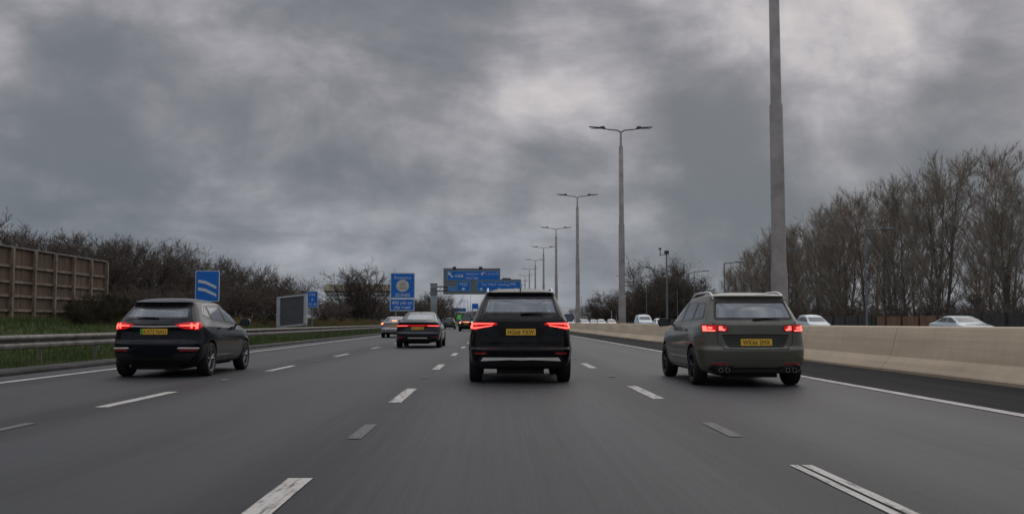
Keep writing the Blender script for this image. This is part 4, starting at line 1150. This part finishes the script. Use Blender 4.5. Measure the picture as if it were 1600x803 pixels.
vs[2::3] = np.stack([xx + rr.randn(nb) * .12, yy + rr.randn(nb) * .12, zz0 + hh], 1)
o = mk('dead_grass', vs, [(3 * i, 3 * i + 1, 3 * i + 2) for i in range(nb)], mat('dead_grass', (.11, .085, .035), .9, col2=(.20, .13, .06), vscale=.35, detail=6)); tag(o, 'tall dead brown grass and bracken before the scrub', 'dead grass', kind='stuff')

# ================================================================== CARS
P_BLACK = mat('paint_black', (.0045, .005, .0065), .14, .0, .38, spec=.12, var=.1, vscale=2)
P_BLUEBLK = mat('paint_blue_black', (.004, .006, .0105), .13, .0, .38, spec=.12, var=.1, vscale=2)
P_OLIVE = mat('paint_grey_green', (.092, .097, .075), .38, .2, .55, var=.06, vscale=2)
P_DKGREY = mat('paint_dark_grey', (.014, .017, .023), .2, .3, .7, var=.1, vscale=2)
P_SILVER = mat('paint_silver', (.42, .43, .45), .3, .6, .8, var=.05, vscale=2)
P_WHITE = mat('paint_white', (.62, .64, .66), .3, 0, .8, var=.05, vscale=2)
P_PALEBLUE = mat('paint_pale_blue', (.38, .48, .52), .3, .2, .8, var=.05, vscale=2)
P_ROSE = mat('paint_rose', (.45, .33, .32), .3, .2, .8, var=.05, vscale=2)

def lit(root, sh, poly, core, r=.012, off=.010, glass=M_REDLIT, hot=M_REDHOT, mirror_=True):
    for q, cs in ((poly, core), (flip(poly), [flip(c) for c in core])):
        tl = sh.patch('tail_light', roundpoly(q, r, 3), 'rear', off, glass, root, .05, .03)
        for c in cs: sh.patch('light_strip', roundpoly(c, .006, 2), 'rear', off + .006, hot, tl, .05, .01)

# ---- middle SUV -------------------------------------------------------------
suv = dict(paint=P_BLACK, hw=.925, wheel_r=.345, axles=(.88, 3.51), belt_i=7, tr=.035, tf=.10, black_below=.40, rim=M_DARKRIM,
  creases={3: .7, 4: .55, 6: .35, 10: .8}, slices=[
  (.28, .25, 4.05, .22, .66, .10, .2), (.14, .25, 4.22, .22, .84, .14, .3), (.03, .38, 4.34, .36, .915, .20, .42), (.0, .60, 4.37, .56, .935, .22, .45),
  (.045, .635, 4.35, .66, .93, .20, .45), (.045, .90, 4.30, .80, .915, .20, .42), (.075, 1.10, 4.10, .93, .875, .20, .35), (.15, 1.185, 3.40, 1.08, .815, .14, .18),
  (.32, 1.36, 2.85, 1.34, .735, .12, .16), (.44, 1.485, 2.42, 1.50, .655, .10, .12), (.345, 1.560, 2.30, 1.545, .62, .10, .12), (.50, 1.618, 2.05, 1.59, .46, .05, .06), (.9, 1.636, 1.8, 1.63, .22, .03, .03)],
  windows=[('rear', [(-.665, 1.20), (.665, 1.20), (.60, 1.475), (-.60, 1.475)], (-.2, .75)),
           ('front', [(-.66, 1.13), (.66, 1.13), (.56, 1.45), (-.56, 1.45)], (2.2, 4.3)),
           ('side', [(.62, 1.22), (1.28, 1.17), (1.28, 1.46), (.86, 1.44)], None), ('side', [(1.32, 1.17), (2.16, 1.15), (2.10, 1.47), (1.32, 1.465)], None), ('side', [(2.22, 1.15), (3.12, 1.12), (2.62, 1.40), (2.16, 1.47)], None)])
def lift(spec, k):
    f = lambda z: z + k * max(0, z - 1.0) / .5
    spec['slices'] = [(a[0], f(a[1]), a[2], f(a[3]), *a[4:]) for a in spec['slices']]
    spec['windows'] = [(w[0], [(p, f(q)) for p, q in w[1]], w[2]) for w in spec['windows']]
lift(suv, .045)
root, sh, body = build_car(suv, 'parked_suv', 'black SUV straight ahead in the middle lane with lit red tail lights', (.46, 16.85, 0)); root.name = 'black_suv'
lit(root, sh, [(.90, 1.075), (.44, 1.068), (.405, 1.035), (.64, .985), (.78, .945), (.90, .955)],
    [[(.845, 1.055), (.845, .965), (.875, .965), (.875, 1.055)], [(.855, 1.058), (.47, 1.058), (.47, 1.046), (.855, 1.040)], [(.855, .978), (.66, .998), (.50, 1.022), (.50, 1.010), (.66, .984), (.79, .962), (.855, .962)]], glass=M_REDLIT)
plate(root, sh, .0, .905, 'HG66 YXW', off=.014)
sh.patch('plate_recess_shade', roundpoly(rect(-.40, .82, .40, .985), .03, 3), 'rear', .003, M_GAP, root, .08, .0)  # flat dark patch; the recess's shade is put into its colour
both(root, sh, 'reflector', rect(.60, .515, .80, .55), 'rear', .012, M_REFL, skirt=.02)
sh.patch('bumper_insert', roundpoly([(-.74, .23), (.74, .23), (.80, .33), (.72, .475), (-.72, .475), (-.80, .33)], .04, 3), 'rear', .010, M_BLACKPLASTIC, root, .08, .03)
sh.patch('silver_strip', roundpoly([(-.70, .40), (-.66, .405), (-.20, .425), (0, .418), (.20, .425), (.66, .405), (.70, .40), (.66, .458), (-.66, .458)], .012, 3), 'rear', .022, M_SILVER, root, .08, .03)
sh.patch('bumper_line', line_poly([(-.86, .585), (-.6, .575), (0, .57), (.6, .575), (.86, .585)], .010), 'rear', .002, M_GAP, root, .08, 0)
both(root, sh, 'tailgate_gap', line_poly([(.72, 1.16), (.76, 1.085), (.74, .95), (.70, .80), (.66, .66)], .008), 'rear', .002, M_GAP, r=.001, skirt=0)
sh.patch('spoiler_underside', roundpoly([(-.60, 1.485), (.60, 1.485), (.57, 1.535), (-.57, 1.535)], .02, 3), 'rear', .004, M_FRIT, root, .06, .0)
bk_ = MB()
l, n_ = sh.hit(.05, 1.235, 'rear'); m_ = MB(); m_.tube([(0, l.y - .03, 1.225), (.10, l.y - .035, 1.235), (.40, l.y - .015, 1.247)], [.022, .016, .008], 8); m_.build('rear_wiper', M_BLACKPLASTIC, root, True)
for s in (-1, 1): mirror(root, s * .89, 2.6, 1.17, P_BLACK, s)
rail(root, sh, .585, .56, 2.1, M_SILVER)
m_ = MB(); m_.tube([(0, .50, 1.59), (0, .42, 1.68)], [.018, .010], 6); m_.build('aerial', M_BLACKPLASTIC, root, True)
for y in suv['axles']: arch_trim(root, sh, y, .345, .05, M_BLACKPLASTIC)
m_ = MB(); m_.box((-.42, .35, .16), (.42, 3.9, .30)); m_.box((-.70, .83, .28), (.70, .93, .38)); m_.build('underbody', M_INT, root)

# ---- left black estate -------------------------------------------------------
est = dict(paint=P_BLUEBLK, hw=.915, wheel_r=.335, axles=(.86, 3.53), belt_i=7, tr=.05, tf=.12, black_below=.30,
  creases={3: .6, 4: .5, 6: .5, 10: .8}, slices=[
  (.30, .24, 4.2, .20, .66, .10, .2), (.12, .25, 4.40, .20, .83, .14, .3), (.02, .40, 4.54, .36, .90, .26, .5), (.0, .66, 4.57, .54, .915, .28, .55),
  (.06, .73, 4.55, .62, .912, .26, .55), (.10, .90, 4.46, .74, .905, .26, .5), (.06, 1.03, 4.22, .86, .875, .26, .4), (.15, 1.12, 3.55, 1.0, .80, .18, .2),
  (.36, 1.28, 2.98, 1.25, .72, .14, .16), (.50, 1.395, 2.50, 1.43, .63, .12, .12), (.40, 1.475, 2.35, 1.48, .59, .12, .12), (.60, 1.535, 2.10, 1.54, .44, .06, .06), (.95, 1.562, 1.85, 1.562, .2, .03, .03)],
  windows=[('rear', [(-.625, 1.14), (.625, 1.14), (.56, 1.375), (-.56, 1.375)], (-.2, .8)),
           ('front', [(-.66, 1.08), (.66, 1.08), (.54, 1.39), (-.54, 1.39)], (2.3, 4.4)),
           ('side', [(.72, 1.20), (1.18, 1.14), (1.18, 1.405), (1.0, 1.40)], None), ('side', [(1.24, 1.135), (2.14, 1.095), (2.06, 1.425), (1.24, 1.408)], None), ('side', [(2.20, 1.09), (3.28, 1.04), (2.66, 1.36), (2.13, 1.425)], None)])
root, sh, body = build_car(est, 'black_estate', 'black estate car in the left lane with a chrome strip between its tail lights', (-6.62, 18.75, 0))
lit(root, sh, [(.80, 1.075), (.62, 1.07), (.40, 1.03), (.40, 1.0), (.58, .945), (.80, .925)],
    [[(.755, 1.055), (.78, 1.055), (.785, .955), (.745, .945)], [(.67, 1.05), (.695, 1.05), (.705, .965), (.67, .955)], [(.78, 1.00), (.48, 1.005), (.48, 1.018), (.78, 1.03)]])
for a in ('right', 'left'): sh.patch('side_light', roundpoly([(.16, 1.065), (.24, 1.06), (.44, 1.025), (.36, .965), (.22, .935), (.16, .94)], .01, 2), a, .010, M_REDLIT, root, .05, .03)
sh.patch('chrome_strip', line_poly([(-.46, 1.000), (0, .992), (.46, 1.000)],   .022), 'rear', .012, M_SILVER, root, .08, .02)
plate(root, sh, .0, .895, 'KX73 NAU', green=True, off=.02)
both(root, sh, 'reflector', rect(.50, .515, .80, .55), 'rear', .010, M_REFL, skirt=.02)
both(root, sh, 'chrome_trim', [(.46, .565), (.82, .56), (.82, .585), (.49, .592)], 'rear', .014, M_SILVER, r=.006, skirt=.02)
sh.patch('bumper_insert', roundpoly([(-.62, .27), (.62, .27), (.80, .48), (.42, .47), (.36, .40), (-.36, .40), (-.42, .47), (-.80, .48)], .03, 3), 'rear', .008, M_BLACKPLASTIC, root, .08, .02)
sh.patch('bumper_line', line_poly([(-.84, .70), (-.6, .69), (0, .685), (.6, .69), (.84, .70)], .010), 'rear', .002, M_GAP, root, .08, 0)
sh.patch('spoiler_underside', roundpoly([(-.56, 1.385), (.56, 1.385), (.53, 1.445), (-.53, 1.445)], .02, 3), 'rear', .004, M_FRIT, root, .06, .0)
l, n_ = sh.hit(0, 1.17, 'rear'); m_ = MB(); m_.tube([(.05, l.y - .03, 1.15), (-.05, l.y - .035, 1.165), (-.38, l.y - .01, 1.175)], [.024, .016, .008], 8); m_.build('rear_wiper', M_BLACKPLASTIC, root, True)
for s in (-1, 1): mirror(root, s * .86, 3.0, 1.08, P_BLUEBLK, s)
for a in ('right', 'left'):
    sh.patch('window_trim', line_poly([(.72, 1.225), (1.0, 1.418), (1.3, 1.435), (2.1, 1.448), (2.62, 1.385), (3.2, 1.09)], .016), a, .010, M_SILVER, root, .08, .01)
    for pl_ in ([(1.22, 1.38), (1.22, 1.1), (1.20, .75), (1.02, .60)], [(2.16, 1.40), (2.18, 1.05), (2.16, .35)], [(3.22, 1.0), (3.18, .6), (3.12, .35)], [(1.05, .35), (3.05, .33)]):
        sh.patch('door_gap', line_poly(pl_, .009), a, .002, M_GAP, root, .08, 0)
    for y in (1.36, 2.32): sh.patch('door_handle', roundpoly(rect(y, .935, y + .20, .965), .01, 2), a, .03, P_BLUEBLK, root, .05, .03)
m_ = MB(); m_.box((-.42, .35, .15), (.42, 4.0, .29)); m_.box((-.70, .80, .26), (.70, .90, .36)); m_.build('underbody', M_INT, root)

# ---- grey-green estate ---------------------------------------------------------
glf = dict(paint=P_OLIVE, hw=.93, wheel_r=.325, axles=(.90, 3.53), belt_i=7, tr=.045, tf=.12, black_below=.0, rim=M_DARKRIM,
  creases={3: .5, 4: .4, 6: .5, 10: .8}, slices=[
  (.30, .22, 4.2, .20, .66, .10, .2), (.10, .22, 4.40, .20, .85, .14, .3), (.02, .38, 4.52, .36, .915, .22, .5), (.0, .62, 4.55, .54, .93, .24, .55),
  (.055, .68, 4.53, .64, .926, .22, .5), (.065, .88, 4.46, .76, .915, .22, .5), (.07, 1.03, 4.25, .87, .88, .22, .4), (.13, 1.095, 3.50, 1.02, .82, .16, .2),
  (.30, 1.27, 2.98, 1.24, .745, .12, .16), (.42, 1.40, 2.52, 1.41, .665, .10, .12), (.335, 1.470, 2.42, 1.455, .63, .10, .12), (.50, 1.515, 2.15, 1.50, .48, .05, .06), (.9, 1.535, 1.9, 1.53, .22, .03, .03)],
  windows=[('rear', [(-.67, 1.105), (.67, 1.105), (.60, 1.39), (-.60, 1.39)], (-.2, .75)),
           ('front', [(-.68, 1.08), (.68, 1.08), (.56, 1.37), (-.56, 1.37)], (2.3, 4.3)),
           ('side', [(.50, 1.12), (1.24, 1.10), (1.24, 1.39), (.70, 1.375)], None), ('side', [(1.30, 1.10), (2.16, 1.08), (2.08, 1.405), (1.30, 1.395)], None), ('side', [(2.22, 1.075), (3.24, 1.05), (2.64, 1.34), (2.14, 1.405)], None)])
lift(glf, .055)
root, sh, body = build_car(glf, 'grey_green_estate', 'matt grey-green estate car with silver roof rails in the right-hand lane', (4.34, 15.85, 0))
lit(root, sh, [(.845, 1.045), (.50, 1.035), (.44, .99), (.47, .925), (.80, .905), (.845, .915)],
    [[(.825, 1.01), (.78, 1.01), (.77, .95), (.66, .945), (.66, .925), (.825, .925)], [(.60, 1.01), (.55, 1.01), (.54, .97), (.50, .955), (.51, .935), (.60, .94)], [(.76, 1.0), (.70, .995), (.70, .965), (.76, .965)]], off=.012, glass=M_REDGLASS)
both(root, sh, 'light_glow_panel', [(.83, 1.025), (.64, 1.022), (.64, .925), (.83, .92)], 'rear', .0145, M_REDLIT, skirt=0)
both(root, sh, 'light_glow_panel', [(.615, 1.018), (.49, 1.01), (.475, .95), (.50, .935), (.615, .932)], 'rear', .0145, M_REDLIT, skirt=0)
for a in ('right', 'left'): sh.patch('side_light', roundpoly([(.15, 1.035), (.30, 1.02), (.27, .93), (.15, .92)], .01, 2), a, .010, M_REDLIT, root, .05, .03)
sh.patch('plate_recess_shade', roundpoly([(-.46, .66), (.46, .66), (.56, .86), (-.56, .86)], .03, 3), 'rear', .003, mat('paint_grey_green_shaded', (.03, .032, .026), .5, .2, var=.1), root, .08, 0)  # darker copy of the body paint carries the shade of the recess
plate(root, sh, .0, .745, 'WK66 SMX', off=.014)
sh.patch('tailgate_handle_line', line_poly([(-.56, .865), (0, .872), (.56, .865)], .014), 'rear', .004, M_GAP, root, .08, 0)
both(root, sh, 'tailgate_gap', line_poly([(.74, 1.09), (.64, 1.03), (.635, .90), (.62, .72), (.52, .635)], .008), 'rear', .003, M_GAP, r=.001, skirt=0)
sh.patch('bumper_line', line_poly([(-.55, .632), (0, .626), (.55, .632)], .010), 'rear', .002, M_GAP, root, .08, 0)
sh.patch('bumper_crease', line_poly([(-.86, .465), (0, .455), (.86, .465)], .012), 'rear', .005, P_OLIVE, root, .08, .01)
both(root, sh, 'reflector', [(.44, .375), (.74, .37), (.74, .395), (.46, .40)], 'rear', .012, M_REFL, r=.005, skirt=.02)
sh.patch('diffuser', roundpoly([(-.60, .215), (.60, .215), (.78, .30), (.74, .36), (.42, .36), (.36, .33), (-.36, .33), (-.42, .36), (-.74, .36), (-.78, .30)], .02, 3), 'rear', .008, M_BLACKPLASTIC, root, .08, .02)
for s in (-1, 1):
    for dx in (.50, .61): 
        m_ = MB(); m_.lathe([(.030, -.10), (.036, -.10), (.036, .10), (.030, .10), (.030, -.10)], 16, 'z'); o = m_.build('exhaust_tip', M_CHROME, root, True, 40); o.rotation_euler = (R(90), 0, 0); o.location = (s * dx, .09, .29)
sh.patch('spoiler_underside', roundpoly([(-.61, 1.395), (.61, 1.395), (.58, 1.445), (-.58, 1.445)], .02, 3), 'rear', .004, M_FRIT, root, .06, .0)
l, n_ = sh.hit(0, 1.14, 'rear'); m_ = MB(); m_.tube([(-.03, l.y - .03, 1.125), (.08, l.y - .035, 1.135), (.44, l.y - .01, 1.145)], [.024, .016, .008], 8); m_.build('rear_wiper', M_BLACKPLASTIC, root, True)
for s in (-1, 1): mirror(root, s * .87, 3.0, 1.08, M_BLACKPLASTIC, s)
rail(root, sh, .60, .50, 2.35, M_SILVER)
m_ = MB(); m_.tube([(0, .62, 1.49), (0, .55, 1.56)], [.022, .012], 6); m_.build('aerial', M_BLACKPLASTIC, root, True)
for a in ('right', 'left'):
    for pl_ in ([(1.27, 1.38), (1.27, 1.08), (1.25, .72), (1.06, .58)], [(2.18, 1.38), (2.20, 1.03), (2.18, .33)], [(3.24, .98), (3.20, .6), (3.14, .33)], [(1.08, .33), (3.1, .31)]):
        sh.patch('door_gap', line_poly(pl_, .009), a, .002, M_GAP, root, .08, 0)
    for y in (1.40, 2.36): sh.patch('door_handle', roundpoly(rect(y, .925, y + .20, .955), .01, 2), a, .03, P_OLIVE, root, .05, .03)
m_ = MB(); m_.box((-.42, .35, .15), (.42, 4.0, .28)); m_.box((-.70, .84, .26), (.70, .94, .36)); m_.build('underbody', M_INT, root)

# ---- saloon shape ---------------------------------------------------------------
def saloon(paint, hw=.95, H=1.49, rim=M_RIM):
    k = H / 1.49
    return dict(paint=paint, hw=hw, wheel_r=.35, axles=(1.05, 4.1), belt_i=7, tr=.05, tf=.10, black_below=.34, rim=rim, dark_glass=mat('saloon_glass', (.09, .10, .11), .06, .6, var=.03),
      creases={3: .4, 4: .4, 6: .7, 10: .2}, slices=[
      (.30, .22, 4.7, .20, .66, .10, .2), (.14, .24, 4.9, .20, .86, .16, .3), (.03, .38, 5.05, .36, .94, .24, .45), (.0, .60, 5.08, .56, .95, .25, .5),
      (.05, .66, 5.06, .64, .948, .24, .5), (.07, .88, 5.0, .76, .935, .24, .45), (.04, 1.06 * k, 4.8, .88, .88, .22, .35), (.62, 1.115 * k, 3.85, 1.02, .80, .16, .2),
      (1.05, 1.28 * k, 3.3, 1.25, .72, .14, .16), (1.42, 1.40 * k, 2.9, 1.40 * k, .64, .14, .14), (1.60, 1.455 * k, 2.7, 1.455 * k, .58, .12, .12), (1.75, 1.485 * k, 2.5, 1.48 * k, .42, .06, .06), (1.95, 1.49 * k, 2.3, 1.49 * k, .2, .03, .03)],
      windows=[('rear', [(-.72, 1.14 * k), (.72, 1.14 * k), (.60, 1.425 * k), (-.60, 1.425 * k)], (.3, 2.0)),
               ('front', [(-.68, 1.10), (.68, 1.10), (.56, 1.38), (-.56, 1.38)], (2.4, 4.6)),
               ('side', [(1.15, 1.14), (2.36, 1.10), (2.30, 1.38), (1.62, 1.36)], None), ('side', [(2.42, 1.10), (3.5, 1.07), (2.98, 1.33), (2.38, 1.38)], None)])
sp = saloon(P_DKGREY, .96, 1.52)
root, sh, body = build_car(sp, 'dark_saloon', 'dark grey saloon ahead in the second lane with a full-width red light bar', (-3.22, 40.2, 0), detail=True)
tl = sh.patch('tail_light', roundpoly([(-.90, .95), (-.6, .965), (.6, .965), (.90, .95), (.88, .885), (.6, .90), (-.6, .90), (-.88, .885)], .012, 3), 'rear', .010, M_REDLIT, root, .06, .02)
for q in ([(.85, .925), (.85, .90), (.42, .912), (.42, .93)],): 
    for z in (q, flip(q)): sh.patch('light_strip', z, 'rear', .016, M_REDHOT, tl, .06, .01)
sh.patch('black_panel', roundpoly([(-.80, .985), (.80, .985), (.76, 1.06), (-.76, 1.06)], .02, 3), 'rear', .005, M_FRIT, root, .06, 0)
plate(root, sh, 0, .82, 'KY71 NFE', off=.03)
both(root, sh, 'reflector', rect(.55, .43, .84, .47), 'rear', .010, M_REFL, skirt=.02)
sh.patch('silver_strip', rect(-.40, .40, .40, .432), 'rear', .016, M_SILVER, root, .08, .02)
sh.patch('bumper_insert', roundpoly([(-.80, .22), (.80, .22), (.84, .38), (-.84, .38)], .03, 3), 'rear', .010, M_BLACKPLASTIC, root, .08, .02)
m_ = MB(); m_.tube([(0, 1.9, 1.50), (0, 1.78, 1.57)], [.03, .012], 6); m_.build('aerial', M_BLACKPLASTIC, root)
for s in (-1, 1): mirror(root, s * .88, 3.3, 1.10, P_DKGREY, s)
m_ = MB(); m_.box((-.42, .45, .17), (.42, 4.4, .29)); m_.build('underbody', M_INT, root)

# silver-white saloon behind it in lane one
sp = saloon(P_SILVER, .92, 1.46)
root, sh, body = build_car(sp, 'silver_saloon', 'silver-white saloon with glowing brake lights half hidden behind the dark saloon', (-7.0, 66.5, 0), detail=False)
for q in ([(.90, 1.04), (.62, 1.03), (.62, .90), (.90, .86)],): lit(root, sh, q, [[(.88, 1.02), (.70, 1.01), (.70, .93), (.88, .91)]], hot=M_AMBER)
sh.patch('high_brake_light', rect(-.16, 1.145, .16, 1.18), 'rear', .012, M_AMBER, root, .08, .01)
plate(root, sh, 0, .80, 'LD19 OVE', off=.02)
sh.patch('bumper_insert', rect(-.70, .24, .70, .36), 'rear', .010, M_BLACKPLASTIC, root, .08, .02)

# distant cars
hb = dict(suv); hb['dark_glass'] = mat('far_glass', (.05, .06, .07), .08, .5, var=.03)
def far_car(spec, paint, name, label, loc, lights=None, rz=0., hi=False):
    spec = dict(spec); spec['paint'] = paint
    root, sh, body = build_car(spec, name, label, loc, detail=False, rz=rz)
    if rz == 0:
        for q in (rect(.62, .93, .88, 1.04), flip(rect(.62, .93, .88, 1.04))): sh.patch('tail_light', q, 'rear', .012, lights or M_REDGLASS, root, .1, .01)
        plate(root, sh, 0, .88, 'LN68 KTU')
        if hi: sh.patch('high_brake_light', rect(-.35, 1.06, .35, 1.10), 'rear', .012, M_AMBER, root, .1, .01)
    else:
        for s in (-1, 1):
            q = [(s * .55, .66), (s * .86, .66), (s * .84, .78), (s * .58, .75)]; sh.patch('headlight', q, 'front', .01, M_CLEAR, root, .1, .01)
    return root
far_car(hb, P_DKGREY, 'distant_car', 'small dark car far ahead just right of the gantry leg', (-7.0, 148, 0))
far_car(sp, P_BLUEBLK, 'distant_car', 'small dark car with glowing orange brake lights beside the mirror of the middle SUV', (-3.35, 113, 0), M_AMBER, hi=True)
far_car(hb, P_BLUEBLK, 'distant_car', 'faint dark red-lit car beyond the other distant cars', (-6.9, 205, 0), M_REDLIT)
# opposite carriageway: only roofs show over the barrier
van = dict(hb); van['slices'] = [(a[0] * .6, a[1] * 1.22 if a[1] > .5 else a[1], a[2] + .3, a[3] * 1.22 if a[3] > .5 else a[3], a[4] * (1.06 if i < 8 else 1.15), a[5], a[6]) for i, a in enumerate(hb['slices'])]
van['hw'] = .98; van['windows'] = [('front', [(-.72, 1.36), (.72, 1.36), (.64, 1.78), (-.64, 1.78)], None), ('side', [(2.35, 1.38), (3.2, 1.34), (2.8, 1.7), (2.3, 1.78)], None)]
opp = [(hb, P_PALEBLUE, 1283, 74, 'blurred pale blue car roof over the barrier just right of the grey-green estate'),
       (sp, P_PALEBLUE, 1523, 52, 'pale blue saloon roof over the barrier near the right edge of the photo'),
       (van, P_PALEBLUE, 1009, 120, 'pale blue van roof above the barrier left of the estate mirror'),
       (hb, P_WHITE, 1034, 150, 'white car roof touching the grey-green estate mirror'),
       (hb, P_ROSE, 957, 190, 'pinkish car roof above the barrier under the short pale pole'),
       (hb, P_WHITE, 941, 200, 'white car roof just left of the pinkish car roof'),
       (hb, P_PALEBLUE, 929, 215, 'pale roof between the two white car roofs above the barrier'),
       (hb, P_WHITE, 915, 205, 'white car roof right of the small white van at the far barrier'),
       (van, P_WHITE, 905, 255, 'tall white van standing above the roofs by the second lamp post'),
       (hb, P_PALEBLUE, 893, 230, 'pale car roof touching the right mirror of the middle SUV')]
for spc, pt, px, Yd, lab in opp:
    a = at(px, 500, Yd); r_ = far_car(spc, pt, 'oncoming_van' if spc is van else 'oncoming_car', lab, (a.x, Yd + 4, -.03), rz=math.pi)
    if spc is van: r_['category'] = 'van'
    r_['group'] = 'traffic on the opposite carriageway'
